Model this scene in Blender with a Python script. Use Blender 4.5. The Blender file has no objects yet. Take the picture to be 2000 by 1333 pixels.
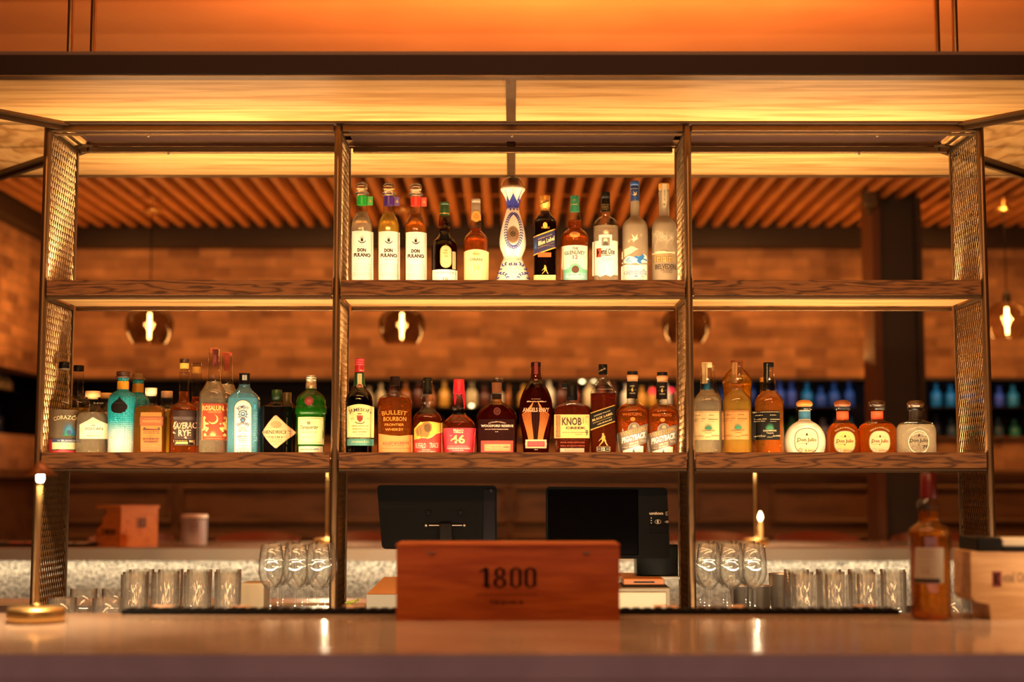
import bpy, bmesh, math, random
from mathutils import Vector, Matrix
random.seed(7)
PI = math.pi
SC = bpy.context.scene
COL = SC.collection

# ------------------------------------------------------------------ camera
F = 2860.0                     # focal length in pixels of the 2000 x 1333 frame
TH = math.radians(5.46)        # the camera looks slightly up
CZ = 1.38
cam_d = bpy.data.cameras.new('camera'); cam = bpy.data.objects.new('camera', cam_d); COL.objects.link(cam)
cam.location = (0, 0, CZ); cam.rotation_euler = (PI/2 + TH, 0, 0)
cam_d.sensor_width = 36.0; cam_d.sensor_fit = 'HORIZONTAL'; cam_d.lens = F/2000*36
cam_d.clip_start = .05; cam_d.clip_end = 100
cam_d.dof.use_dof = True; cam_d.dof.focus_distance = 4.50; cam_d.dof.aperture_fstop = 1.45
SC.camera = cam

def P(px, py, Y):
    u = (px-1000)/F; v = (666.5-py)/F
    t = Y/(math.cos(TH)-v*math.sin(TH))
    return Vector((u*t, Y, CZ+t*(math.sin(TH)+v*math.cos(TH))))
def PX(px, py, Y): return P(px, py, Y).x
def PZ(py, Y): return P(1000, py, Y).z

# ------------------------------------------------------------------ world, exposure, room lights and added fills
SC.view_settings.view_transform = 'Standard'; SC.view_settings.look = 'None'
SC.view_settings.gamma = 1; SC.view_settings.use_curve_mapping = False
SC.view_settings.exposure = 0.8
w = bpy.data.worlds.new('world'); SC.world = w; w.use_nodes = True
w.node_tree.nodes['Background'].inputs[0].default_value = (1.0, .50, .30, 1)
w.node_tree.nodes['Background'].inputs[1].default_value = .05
SC.cycles.max_bounces = 10; SC.cycles.transmission_bounces = 9; SC.cycles.transparent_max_bounces = 32
SC.cycles.use_adaptive_sampling = True; SC.cycles.adaptive_threshold = .05
SC.cycles.glossy_bounces = 4; SC.cycles.diffuse_bounces = 3
SC.cycles.sample_clamp_indirect = 4.0; SC.cycles.blur_glossy = 1.0
SC.cycles.caustics_reflective = False; SC.cycles.caustics_refractive = False

LEDK = 1.0
WARM = (1.0, .44, .13); AMBER = (1.0, .40, .09); LED = (1.0, .66, .32); COOL = (.55, .62, 1.0)
def aim(o, d):
    o.rotation_euler = Vector(d).to_track_quat('-Z', 'Y').to_euler()
def light(name, typ, loc, energy, color, d=(0, 0, -1), size=.1, sy=None, spot=None, blend=.5):
    l = bpy.data.lights.new(name, typ); l.energy = energy; l.color = color
    o = bpy.data.objects.new(name, l); COL.objects.link(o); o.location = loc; aim(o, d)
    if typ == 'AREA':
        l.shape = 'RECTANGLE' if sy else 'SQUARE'; l.size = size
        if sy: l.size_y = sy
    else:
        l.shadow_soft_size = size
        if typ == 'SPOT': l.spot_size = spot; l.spot_blend = blend
    return o
# unseen spots added behind the camera to light the shelf fronts, sparing the counter
for x in (-1.9, -.95, 0, .95, 1.9):
    light('front_fill_spot', 'SPOT', (x, .4, 3.15), 72, (1.0, .47, .16), (0, 4.0, -1.35), .06, spot=math.radians(44), blend=.7)
light('countertop_fill', 'AREA', (0, 3.0, 3.15), 26, (1.0, .50, .20), (0, .05, -1), 2.6, .3)  # overhead fill added to warm and brighten the stone top
# low unseen fill added in front to brighten the counter apron
light('apron_fill', 'AREA', (0, -1.2, .45), 11, (1.0, .50, .46), (0, 1, .05), 6.0, .6)
# uplight lying on the canopy, washing the orange ceiling
light('canopy_uplight', 'AREA', (.25, 4.9, 2.62), 54, (1.0, .42, .13), (0, .25, 1), 2.2, .35)
# wash lights of the far wall
for x in (-2.5, -1.2, .1, 1.4, 2.7, 4.0):
    light('wall_washer', 'SPOT', (x, 8.1, 2.95), 36, AMBER, (0, 1.25, -1.0), .12, spot=math.radians(95), blend=1)
light('wall_washer_side', 'SPOT', (-1.9, 7.4, 2.9), 40, AMBER, (-1.0, .2, -.9), .12, spot=math.radians(110), blend=1)
# fill added under the counter's rear lip to brighten glasses and steel edge
light('well_fill', 'AREA', (0, 3.52, .99), 13, (1.0, .74, .44), (0, 1, -.05), 3.6, .03)
# uplights between the slats and the tables
for x in (-2.0, 0, 2.0):
    light('slat_uplight', 'AREA', (x, 8.6, 2.1), 7, AMBER, (0, -.25, 1), 1.6, .1)

# ------------------------------------------------------------------ materials
MATS = {}
def newmat(name):
    m = bpy.data.materials.new(name); m.use_nodes = True
    nt = m.node_tree; return m, nt, nt.nodes, nt.links, nt.nodes['Principled BSDF']
def lin(c): return c/12.92 if c <= .04045 else ((c+.055)/1.055)**2.4
def hexc(h):
    h = h.lstrip('#'); return tuple(lin(int(h[i:i+2], 16)/255) for i in (0, 2, 4))+(1,)
def flat(h, rough=.5, metal=0.0, em=0.0, coat=0.0):
    k = (h, rough, metal, em, coat)
    if k not in MATS:
        m, nt, N, L, b = newmat('paint_'+h.lstrip('#'))
        b.inputs['Base Color'].default_value = hexc(h); b.inputs['Roughness'].default_value = rough
        b.inputs['Metallic'].default_value = metal; b.inputs['Coat Weight'].default_value = coat
        if max(hexc(h)[:3]) < .012: b.inputs['Specular IOR Level'].default_value = .12
        # faint procedural unevenness
        n = N.new('ShaderNodeTexNoise'); n.inputs['Scale'].default_value = 60
        r = N.new('ShaderNodeMapRange'); r.inputs[3].default_value = max(0, rough-.05); r.inputs[4].default_value = min(1, rough+.05)
        L.new(n.outputs[0], r.inputs[0]); L.new(r.outputs[0], b.inputs['Roughness'])
        if em:
            b.inputs['Emission Color'].default_value = hexc(h); b.inputs['Emission Strength'].default_value = em
        MATS[k] = m
    return MATS[k]
def coords(N, L, scale, swap=None):
    t = N.new('ShaderNodeTexCoord'); mp = N.new('ShaderNodeMapping'); mp.inputs['Scale'].default_value = scale
    src = t.outputs['Object']
    if swap:
        s = N.new('ShaderNodeSeparateXYZ'); c = N.new('ShaderNodeCombineXYZ'); L.new(src, s.inputs[0])
        for i, k in enumerate(swap):
            if k is not None: L.new(s.outputs[k], c.inputs[i])
        src = c.outputs[0]
    L.new(src, mp.inputs[0]); return mp.outputs[0]
def wood(name, c1, c2, scale, rough=.45, bump=.15, c3=None, contrast=(.35, .65), ring=6.0):
    m, nt, N, L, b = newmat(name)
    v = coords(N, L, scale)
    n0 = N.new('ShaderNodeTexNoise'); n0.inputs['Scale'].default_value = 1.6; n0.inputs['Detail'].default_value = 3; L.new(v, n0.inputs['Vector'])
    # contour lines of a smooth noise make cathedral grain
    mul = N.new('ShaderNodeMath'); mul.operation = 'MULTIPLY'; mul.inputs[1].default_value = ring; L.new(n0.outputs[0], mul.inputs[0])
    fr = N.new('ShaderNodeMath'); fr.operation = 'PINGPONG'; fr.inputs[1].default_value = .5; L.new(mul.outputs[0], fr.inputs[0])
    r = N.new('ShaderNodeValToRGB'); r.color_ramp.elements[0].position = 0.02; r.color_ramp.elements[1].position = .30
    r.color_ramp.elements[0].color = c2+(1,); r.color_ramp.elements[1].color = c1+(1,)
    L.new(fr.outputs[0], r.inputs[0])
    n1 = N.new('ShaderNodeTexNoise'); n1.inputs['Scale'].default_value = 14; n1.inputs['Detail'].default_value = 6; L.new(v, n1.inputs['Vector'])
    r2 = N.new('ShaderNodeValToRGB'); r2.color_ramp.elements[0].position = contrast[0]; r2.color_ramp.elements[1].position = contrast[1]
    c3 = c3 or c2
    r2.color_ramp.elements[0].color = c3+(1,); r2.color_ramp.elements[1].color = (1, 1, 1, 1)
    L.new(n1.outputs[0], r2.inputs[0])
    mx = N.new('ShaderNodeMix'); mx.data_type = 'RGBA'; mx.blend_type = 'MULTIPLY'; mx.inputs[0].default_value = .5
    L.new(r.outputs[0], mx.inputs[6]); L.new(r2.outputs[0], mx.inputs[7]); L.new(mx.outputs[2], b.inputs['Base Color'])
    b.inputs['Roughness'].default_value = rough; b.inputs['Specular IOR Level'].default_value = .3
    bp = N.new('ShaderNodeBump'); bp.inputs['Strength'].default_value = bump; bp.inputs['Distance'].default_value = .002
    L.new(n1.outputs[0], bp.inputs['Height']); L.new(bp.outputs[0], b.inputs['Normal'])
    return m
def metal(name, c, rough, m_=1.0, sc=(3, 3, 60)):
    m, nt, N, L, b = newmat(name)
    b.inputs['Base Color'].default_value = c+(1,); b.inputs['Metallic'].default_value = m_
    v = coords(N, L, sc); n = N.new('ShaderNodeTexNoise'); n.inputs['Scale'].default_value = 4; L.new(v, n.inputs['Vector'])
    r = N.new('ShaderNodeMapRange'); r.inputs[3].default_value = rough*.7; r.inputs[4].default_value = min(1, rough*1.3)
    L.new(n.outputs[0], r.inputs[0]); L.new(r.outputs[0], b.inputs['Roughness']); return m
def brickmat(name, swap):
    m, nt, N, L, b = newmat(name)
    v = coords(N, L, (1, 1, 1), swap)
    def br(c1, c2, mort):
        k = N.new('ShaderNodeTexBrick'); k.inputs['Scale'].default_value = 1; k.inputs['Brick Width'].default_value = .205
        k.inputs['Row Height'].default_value = .066; k.inputs['Mortar Size'].default_value = .005; k.inputs['Mortar Smooth'].default_value = .3
        k.inputs['Bias'].default_value = -.15
        k.inputs['Color1'].default_value = c1; k.inputs['Color2'].default_value = c2; k.inputs['Mortar'].default_value = mort
        L.new(v, k.inputs['Vector']); return k
    k = br((.50, .27, .14, 1), (.19, .085, .045, 1), (.36, .22, .13, 1))
    n = N.new('ShaderNodeTexNoise'); n.inputs['Scale'].default_value = 5; n.inputs['Detail'].default_value = 4; L.new(v, n.inputs['Vector'])
    r = N.new('ShaderNodeValToRGB'); r.color_ramp.elements[0].position = .3; r.color_ramp.elements[1].position = .7
    r.color_ramp.elements[0].color = (.55, .5, .48, 1); r.color_ramp.elements[1].color = (1.15, 1.1, 1.0, 1); L.new(n.outputs[0], r.inputs[0])
    mx = N.new('ShaderNodeMix'); mx.data_type = 'RGBA'; mx.blend_type = 'MULTIPLY'; mx.inputs[0].default_value = .9
    L.new(k.outputs['Color'], mx.inputs[6]); L.new(r.outputs[0], mx.inputs[7]); L.new(mx.outputs[2], b.inputs['Base Color'])
    b.inputs['Roughness'].default_value = .85
    bp = N.new('ShaderNodeBump'); bp.inputs['Strength'].default_value = .8; bp.inputs['Distance'].default_value = .01; bp.invert = True
    L.new(k.outputs['Fac'], bp.inputs['Height']); L.new(bp.outputs[0], b.inputs['Normal'])
    return m
M_SOFFIT = wood('oak_soffit', (.70, .42, .17), (.50, .26, .085), (.5, 7, 7), .42, .1, (.72, .66, .55), ring=5)
M_SOFFIT_SIDE = wood('oak_soffit_side', (.66, .38, .15), (.42, .20, .06), (2.2, 1.0, 5), .42, .1, (.7, .62, .5), ring=9)
M_SHELF = wood('oak_shelf', (.21, .084, .024), (.06, .020, .006), (1.5, 5, 13), .6, .4, (.45, .38, .32), ring=10)
M_BOX = wood('stained_wood', (.42, .10, .016), (.32, .062, .009), (1.2, 8, 12), .4, .2, (.7, .6, .5), ring=4)
M_CRATE = wood('pale_crate_wood', (.62, .38, .20), (.5, .28, .13), (1.2, 8, 12), .5, .2, (.8, .7, .6), ring=4)
M_SLAT = wood('slat_wood', (.50, .21, .07), (.36, .13, .035), (9, .6, 9), .5, .1, (.8, .7, .6), ring=4)
M_PANEL = wood('dark_panelling', (.11, .052, .024), (.07, .03, .014), (.8, 4, 4), .4, .1, (.8, .7, .6), ring=3)
M_BRONZE = metal('bronze_steel', (.15, .082, .036), .36, .8)
M_BRONZED = metal('dark_bronze_steel', (.075, .042, .022), .42, .8)
M_MESH = metal('mesh_bronze', (.22, .135, .065), .30, .95)
M_BRASS = metal('satin_brass', (.78, .52, .20), .35)
M_STEEL = metal('stainless', (.70, .67, .62), .42)
M_GOLD = metal('gold_foil', (.85, .58, .22), .35, .9)
M_DARKSTEEL = metal('column_paint', (.035, .024, .018), .5, .3)
M_BEAM = flat('#2a1a10', .6)
M_BLACK = flat('#060506', .35); M_RUBBER = flat('#0a090a', .65)
M_CEIL = None
def ceilmat():
    m, nt, N, L, b = newmat('terracotta_plaster')
    v = coords(N, L, (1, 1, 1)); n = N.new('ShaderNodeTexNoise'); n.inputs['Scale'].default_value = 2.2; n.inputs['Detail'].default_value = 5; L.new(v, n.inputs['Vector'])
    r = N.new('ShaderNodeValToRGB'); r.color_ramp.elements[0].position = .3; r.color_ramp.elements[1].position = .75
    r.color_ramp.elements[0].color = (.56, .20, .065, 1); r.color_ramp.elements[1].color = (.66, .26, .09, 1)
    L.new(n.outputs[0], r.inputs[0]); L.new(r.outputs[0], b.inputs['Base Color']); b.inputs['Roughness'].default_value = .6
    bp = N.new('ShaderNodeBump'); bp.inputs['Strength'].default_value = .25; bp.inputs['Distance'].default_value = .01
    L.new(n.outputs[0], bp.inputs['Height']); L.new(bp.outputs[0], b.inputs['Normal']); return m
M_CEIL = ceilmat()
def stonemat(name, ca, cb, rough):
    m, nt, N, L, b = newmat(name)
    v = coords(N, L, (1, 1, 1)); n = N.new('ShaderNodeTexNoise'); n.inputs['Scale'].default_value = 2.5; n.inputs['Detail'].default_value = 7; n.inputs['Distortion'].default_value = 1.2
    L.new(v, n.inputs['Vector'])
    r = N.new('ShaderNodeValToRGB'); r.color_ramp.elements[0].position = .38; r.color_ramp.elements[1].position = .62
    r.color_ramp.elements[0].color = ca+(1,); r.color_ramp.elements[1].color = cb+(1,)
    L.new(n.outputs[0], r.inputs[0]); L.new(r.outputs[0], b.inputs['Base Color']); b.inputs['Roughness'].default_value = rough
    return m
M_STONE = stonemat('honed_quartzite', (.38, .26, .185), (.50, .36, .27), .10)
M_TILE = stonemat('floor_tile', (.05, .035, .03), (.08, .06, .05), .4)
def pebble():
    m, nt, N, L, b = newmat('pebbled_panel')
    v = coords(N, L, (1, 1, 1)); n = N.new('ShaderNodeTexVoronoi'); n.inputs['Scale'].default_value = 70; L.new(v, n.inputs['Vector'])
    n2 = N.new('ShaderNodeTexNoise'); n2.inputs['Scale'].default_value = 120; n2.inputs['Detail'].default_value = 4; L.new(v, n2.inputs['Vector'])
    r = N.new('ShaderNodeValToRGB'); r.color_ramp.elements[0].position = .42; r.color_ramp.elements[1].position = .60
    r.color_ramp.elements[0].color = (.06, .05, .04, 1); r.color_ramp.elements[1].color = (.85, .78, .64, 1); L.new(n2.outputs[0], r.inputs[0])
    L.new(r.outputs[0], b.inputs['Base Color']); b.inputs['Roughness'].default_value = .3
    bp = N.new('ShaderNodeBump'); bp.inputs['Strength'].default_value = 1; bp.inputs['Distance'].default_value = .02
    L.new(n2.outputs[0], bp.inputs['Height']); L.new(bp.outputs[0], b.inputs['Normal']); return m
M_PEBBLE = pebble()

def shellglass(name, tint, refl=.9, diffuse=0.0, dcol=None, edge=.6, refract=0):
    """container glass: light passes through, reflects at the rim, deeper tint at the edge"""
    m, nt, N, L, b = newmat(name); N.remove(b); out = N['Material Output']
    tr = N.new('ShaderNodeBsdfTransparent'); gl = N.new('ShaderNodeBsdfGlossy'); gl.inputs['Roughness'].default_value = .03
    lw = N.new('ShaderNodeLayerWeight'); lw.inputs['Blend'].default_value = .35
    r = N.new('ShaderNodeValToRGB'); r.color_ramp.elements[0].position = .25; r.color_ramp.elements[1].position = .95
    r.color_ramp.elements[0].color = tint+(1,); r.color_ramp.elements[1].color = tuple(c*c*edge for c in tint)+(1,)
    L.new(lw.outputs['Facing'], r.inputs[0]); L.new(r.outputs[0], tr.inputs[0])
    l2 = N.new('ShaderNodeLayerWeight'); l2.inputs['Blend'].default_value = .5      # facing = 1 - |cos|, the same on both sides of the wall
    pw = N.new('ShaderNodeMath'); pw.operation = 'POWER'; pw.inputs[1].default_value = 4.0; L.new(l2.outputs['Facing'], pw.inputs[0])
    mu = N.new('ShaderNodeMath'); mu.operation = 'MULTIPLY_ADD'; mu.inputs[1].default_value = refl*.85; mu.inputs[2].default_value = .05*refl; mu.use_clamp = True; L.new(pw.outputs[0], mu.inputs[0])
    mx = N.new('ShaderNodeMixShader'); L.new(mu.outputs[0], mx.inputs[0]); L.new(tr.outputs[0], mx.inputs[1]); L.new(gl.outputs[0], mx.inputs[2])
    o = mx.outputs[0]
    if diffuse:
        df = N.new('ShaderNodeBsdfDiffuse'); df.inputs[0].default_value = (dcol or tint)+(1,)
        m2 = N.new('ShaderNodeMixShader'); m2.inputs[0].default_value = diffuse; L.new(o, m2.inputs[1]); L.new(df.outputs[0], m2.inputs[2]); o = m2.outputs[0]
    if refract:
        gs = N.new('ShaderNodeBsdfGlass'); gs.inputs['IOR'].default_value = 1.3; gs.inputs['Roughness'].default_value = .02
        m3 = N.new('ShaderNodeMixShader'); m3.inputs[0].default_value = refract; L.new(o, m3.inputs[1]); L.new(gs.outputs[0], m3.inputs[2]); o = m3.outputs[0]
    L.new(o, out.inputs[0]); return m
def liquid(name, c, trans=.8, rough=.02, ior=1.36):
    """coloured spirit: clear refraction with some light scattered through it"""
    m, nt, N, L, b = newmat(name); N.remove(b); out = N['Material Output']
    g = N.new('ShaderNodeBsdfGlass'); g.inputs['Color'].default_value = c+(1,); g.inputs['Roughness'].default_value = rough; g.inputs['IOR'].default_value = ior
    n = N.new('ShaderNodeTexNoise'); n.inputs['Scale'].default_value = 25
    bp = N.new('ShaderNodeBump'); bp.inputs['Strength'].default_value = .15; bp.inputs['Distance'].default_value = .01
    L.new(n.outputs[0], bp.inputs['Height']); L.new(bp.outputs[0], g.inputs['Normal'])
    d = N.new('ShaderNodeBsdfDiffuse'); d.inputs[0].default_value = c+(1,)
    t = N.new('ShaderNodeBsdfTranslucent'); t.inputs[0].default_value = c+(1,)
    a = N.new('ShaderNodeMixShader'); a.inputs[0].default_value = .65; L.new(d.outputs[0], a.inputs[1]); L.new(t.outputs[0], a.inputs[2])
    mx = N.new('ShaderNodeMixShader'); mx.inputs[0].default_value = trans; L.new(a.outputs[0], mx.inputs[1]); L.new(g.outputs[0], mx.inputs[2]); L.new(mx.outputs[0], out.inputs[0])
    return m
def realglass(name, c=(1, 1, 1), rough=0.0):
    m, nt, N, L, b = newmat(name); b.inputs['Base Color'].default_value = c+(1,); b.inputs['Transmission Weight'].default_value = 1
    b.inputs['Roughness'].default_value = rough; b.inputs['IOR'].default_value = 1.45; return m
G_CLEAR = shellglass('clear_glass', (.93, .93, .90))
G_GREEN = shellglass('green_glass', (.10, .50, .08), diffuse=.06, dcol=(.06, .42, .03))
G_OLIVE = shellglass('olive_glass', (.22, .28, .06))
G_DARK = shellglass('near_black_glass', (.04, .03, .025), diffuse=.1, dcol=(.012, .01, .01))
G_BROWN = shellglass('smoked_amber_glass', (.55, .34, .16))
G_HONEY = shellglass('honey_glass', (.90, .66, .34))
G_BLUE = shellglass('pale_blue_glass', (.55, .86, .98), diffuse=.12, dcol=(.25, .70, .95))
G_YELL = shellglass('gold_glass', (.95, .78, .28))
G_SMOKE = shellglass('smoked_glass', (.50, .42, .34), .9, edge=.4)
G_BULB = shellglass('bulb_glass', (.96, .86, .70), .8)
Q_CLEAR = liquid('clear_spirit', (1.0, .93, .78), .80)
Q_GOLD = liquid('gold_spirit', (1.0, .76, .16), .74)
Q_AMBER = liquid('amber_spirit', (.95, .50, .10), .88)
Q_RYE = liquid('rye_spirit', (.86, .32, .05), .90)
Q_DEEP = liquid('deep_bourbon', (.52, .10, .02), .90)
Q_BLACK = liquid('dark_bottle_fill', (.10, .035, .015), .88)
Q_GREEN = liquid('green_fill', (.22, .80, .07), .84)
Q_BLUE = liquid('blue_fill', (.50, .86, .98), .75)
M_DRINK = shellglass('drinking_glass', (1.0, 1.0, .99), 1.8, .04, (.9, .9, .88), edge=.85)
M_SOLID = realglass('solid_glass', (.97, .96, .93))

# ------------------------------------------------------------------ mesh helper
class MB:
    def __init__(s): s.v = []; s.f = []; s.mi = []; s.mats = []; s.smooth = []
    def m(s, mat):
        if mat not in s.mats: s.mats.append(mat)
        return s.mats.index(mat)
    def add(s, vs, fs, mat, smooth=False):
        b = len(s.v); i = s.m(mat); s.v += [tuple(p) for p in vs]
        for f in fs: s.f.append(tuple(b+k for k in f)); s.mi.append(i); s.smooth.append(smooth)
    def box(s, a, b, mat):
        (x0, y0, z0), (x1, y1, z1) = a, b
        if x0 > x1: x0, x1 = x1, x0
        if y0 > y1: y0, y1 = y1, y0
        if z0 > z1: z0, z1 = z1, z0
        s.add([(x0,y0,z0),(x1,y0,z0),(x1,y1,z0),(x0,y1,z0),(x0,y0,z1),(x1,y0,z1),(x1,y1,z1),(x0,y1,z1)],
              [(0,3,2,1),(4,5,6,7),(0,1,5,4),(1,2,6,5),(2,3,7,6),(3,0,4,7)], mat)
    def bbox(s, a, b, mat, r=.003, seg=2):
        """bevelled box"""
        bm = bmesh.new(); bmesh.ops.create_cube(bm, size=1)
        a = Vector(a); b = Vector(b); c = (a+b)/2; d = b-a
        for v in bm.verts: v.co = Vector((v.co.x*abs(d.x), v.co.y*abs(d.y), v.co.z*abs(d.z)))+c
        bmesh.ops.bevel(bm, geom=bm.edges[:], offset=r, segments=seg, affect='EDGES', profile=.5)
        s.bm(bm, mat)
    def bm(s, bm, mat, smooth=False):
        bm.verts.index_update(); s.add([v.co[:] for v in bm.verts], [[v.index for v in f.verts] for f in bm.faces], mat, smooth); bm.free()
    def tube(s, p, q, r, mat, n=12, r2=None, caps=True, smooth=True):
        p = Vector(p); q = Vector(q); r2 = r if r2 is None else r2; d = (q-p).normalized()
        a = d.orthogonal().normalized(); b = d.cross(a); vs = []
        for c, rr in ((p, r), (q, r2)):
            for k in range(n):
                t = 2*PI*k/n; vs.append(c+(a*math.cos(t)+b*math.sin(t))*rr)
        s.add(vs, [(k, (k+1) % n, n+(k+1) % n, n+k) for k in range(n)], mat, smooth)
        if caps: s.add(vs, [tuple(range(n))[::-1], tuple(range(n, 2*n))], mat)
    def path(s, pts, r, mat, n=8):
        for a, b in zip(pts, pts[1:]): s.tube(a, b, r, mat, n)
    def lathe(s, prof, c, mat, seg=40, sec=None, capb=True, capt=True, ripple=0, nr=0):
        """prof: [(radius, z)], sec(r) -> (depth radius, exponent)"""
        vs = []; n = seg
        for r, z in prof:
            dy, e = sec(r) if sec else (r, 2)
            for k in range(n):
                t = 2*PI*k/n; cs, sn = math.cos(t), math.sin(t)
                q = 1+ripple*math.cos(nr*t) if ripple else 1
                x = math.copysign(abs(cs)**(2/e), cs)*r*q; y = math.copysign(abs(sn)**(2/e), sn)*dy*q
                vs.append((c[0]+x, c[1]+y, c[2]+z))
        fs = [(j*n+k, j*n+(k+1) % n, (j+1)*n+(k+1) % n, (j+1)*n+k) for j in range(len(prof)-1) for k in range(n)]
        s.add(vs, fs, mat, True)
        if capb: s.add(vs[:n], [tuple(range(n))[::-1]], mat)
        if capt: s.add(vs[-n:], [tuple(range(n))], mat)
    def prism(s, pts, y0, y1, mat, smooth=False):
        """outline in x,z extruded between depths y0 and y1"""
        bm = bmesh.new(); a = [bm.verts.new((x, y0, z)) for x, z in pts]; f = bm.faces.new(a)
        r = bmesh.ops.extrude_face_region(bm, geom=[f])
        for v in r['geom']:
            if isinstance(v, bmesh.types.BMVert): v.co.y = y1
        bmesh.ops.recalc_face_normals(bm, faces=bm.faces); s.bm(bm, mat, smooth)
    def build(s, name, parent=None, loc=None, world=True):
        me = bpy.data.meshes.new(name); me.from_pydata(s.v, [], s.f); me.update()
        for m in s.mats: me.materials.append(m)
        me.polygons.foreach_set('material_index', s.mi); me.polygons.foreach_set('use_smooth', s.smooth)
        o = bpy.data.objects.new(name, me); COL.objects.link(o)
        if parent is not None:
            o.parent = parent
            if world: o.matrix_parent_inverse = parent_inv(parent)
        return o
def parent_inv(p):
    # parts of a thing are modelled in room coordinates; the Empty sits at the thing's base
    return Matrix.Translation(-p.location) if p.type == 'EMPTY' else Matrix.Identity(4)
def tag(o, label, cat, group=None, kind=None):
    if label: o['label'] = label
    if cat: o['category'] = cat
    if group: o['group'] = group
    if kind: o['kind'] = kind
    return o
def thing(name, label, cat, loc=(0, 0, 0), group=None):
    o = bpy.data.objects.new(name, None); COL.objects.link(o); o.location = loc; o.empty_display_size = .05
    return tag(o, label, cat, group)
def part(name, mb, par, loc):
    """mb in coordinates local to par"""
    o = mb.build(name, par, world=False); return o
def struct(name, mb, label=None):
    o = mb.build(name); o['kind'] = 'structure'
    if label: o['label'] = label; 
    return o
def copy_tree(o, loc, label=None, group=None, rz=None):
    r = o.copy(); COL.objects.link(r); r.location = loc
    if rz is not None: r.rotation_euler = (0, 0, rz)
    if label: r['label'] = label
    if group: r['group'] = group
    for ch in list(o.children):
        c = ch.copy(); COL.objects.link(c); c.parent = r
        for g in ch.children:
            d = g.copy(); COL.objects.link(d); d.parent = c
    return r

# ================================================================== the room
DW = 9.5                                            # far wall
XL, XR = PX(108, 487, DW), 4.3                      # side walls
zt, zb = PZ(487, DW), PZ(738, DW)                   # upper brick band
zo, zw = PZ(855, DW), PZ(919, DW)                   # brick band under the opening, top of the panelling
ZS = PZ(450, DW-.15)                                # underside of the slats
mb = MB(); mb.box((-6, -3, -.05), (6, 10.6, 0), M_TILE); struct('floor', mb)
BR = brickmat('brick_back', (0, 2, None)); BRS = brickmat('brick_side', (1, 2, None))
wall = MB()
wall.box((XL, DW, zb), (XR, DW+.12, zt), BR); wall.box((XL, DW, zw), (XR, DW+.12, zo), BR)
wall.box((XL, DW, 0), (XR, DW+.12, zw), M_PANEL)
wall.box((XL, DW, zt), (XR, DW+.12, 3.9), M_BEAM)
struct('wall_back', wall)
wl = MB()
wl.box((XL-.12, 5.0, zb), (XL, DW+.9, zt), BRS); wl.box((XL-.12, 5.0, zw), (XL, DW, zo), BRS)
wl.box((XL-.12, 5.0, 0), (XL, DW, zw), M_PANEL)
wl.box((XL-.12, 5.0, zt), (XL, DW+.9, 3.9), M_BEAM)
wl.box((XL-.12, -3, 0), (XL, 5.0, 3.9), M_PANEL)
struct('wall_left', wl)
wr = MB(); wr.box((XR, 5, 0), (XR+.12, DW+.9, 3.9), BRS); wr.box((XR, -3, 0), (XR+.12, 5, 3.9), M_PANEL); struct('wall_right', wr)
# beams where the slats end
tb = MB(); tb.box((XL, DW-.13, zt), (XR, DW, ZS+.12), M_BEAM); struct('trim_1', tb)
tb = MB(); tb.box((XL, 7.2, PZ(487, DW)), (XL+.12, DW-.13, ZS+.12), M_BEAM); struct('trim_2', tb)
# ledges of the opening and the chair rail
tb = MB(); tb.box((XL, DW-.03, zb-.02), (XR, DW, zb), M_BEAM); struct('trim_3', tb)
tb = MB(); tb.box((XL, DW-.04, zo-.012), (XR, DW+.5, zo+.006), M_PANEL); struct('trim_4', tb)
tb = MB(); tb.box((XL, DW-.05, zw-.03), (XR, DW, zw), M_PANEL); tb.box((XL, DW-.03, zw-.06), (XR, DW, zw-.03), M_PANEL); struct('trim_5', tb)
tb = MB(); tb.box((XL, 5.0, zw-.05), (XL+.05, DW-.05, zw), M_PANEL); struct('trim_6', tb)
# panelling: recessed fields with raised mouldings
tb = MB(); z1, z0 = PZ(957, DW), PZ(1014, DW)
for (a, b) in ((60, 330), (360, 640), (670, 980), (1010, 1330), (1365, 1475), (1512, 1712), (1810, 2090)):
    x0, x1 = PX(a, 960, DW), PX(b, 960, DW); r = .03
    for A, B in (((x0-r, z0-r), (x1+r, z0)), ((x0-r, z1), (x1+r, z1+r)), ((x0-r, z0), (x0, z1)), ((x1, z0), (x1+r, z1))):
        tb.bbox((A[0], DW-.035, A[1]), (B[0], DW, B[1]), M_PANEL, .008)
    for A, B in (((x0-r, .25), (x1+r, .28)), ((x0-r, z0-.13), (x1+r, z0-.10)), ((x0-r, .28), (x0, z0-.13)), ((x1, .28), (x1+r, z0-.13))):
        tb.bbox((A[0], DW-.035, A[1]), (B[0], DW, B[1]), M_PANEL, .008)
struct('trim_7', tb)
# ceilings
mb = MB(); mb.box((-6, -3, 3.25), (6, 7.35, 3.33), M_CEIL); mb.box((-6, 7.35, 3.2), (6, 7.42, 3.9), M_BEAM); struct('ceiling', mb)
mb = MB(); mb.box((-6, 7.3, 3.9), (6, 10.6, 3.95), flat('#0b0706', .8)); struct('ceiling_far', mb)

# open joist ceiling of slats in front of the far wall
t = thing('slatted_ceiling', 'wooden slats running away under the dark ceiling in front of the brick wall', 'ceiling', (0, 7.4, ZS)); t['kind'] = 'structure'
proto = MB(); proto.bbox((-.021, 0, 0), (.021, DW-.28-7.4, .085), M_SLAT, .003, 1)
sl = None; x = XL+.17; k = 0
while x < XR-.05 and k < 96:
    if sl is None: sl = part('slat', proto, t, None); sl.location = (x, 0, 0)
    else:
        c = sl.copy(); COL.objects.link(c); c.location = (x, 0, 0)
    x += .103; k += 1
for y in (7.9, 8.6, 9.15):
    b = MB(); b.box((XL+.1, y, ZS+.086), (XR, y+.06, ZS+.19), M_SLAT); b.build('joist', t)

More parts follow.
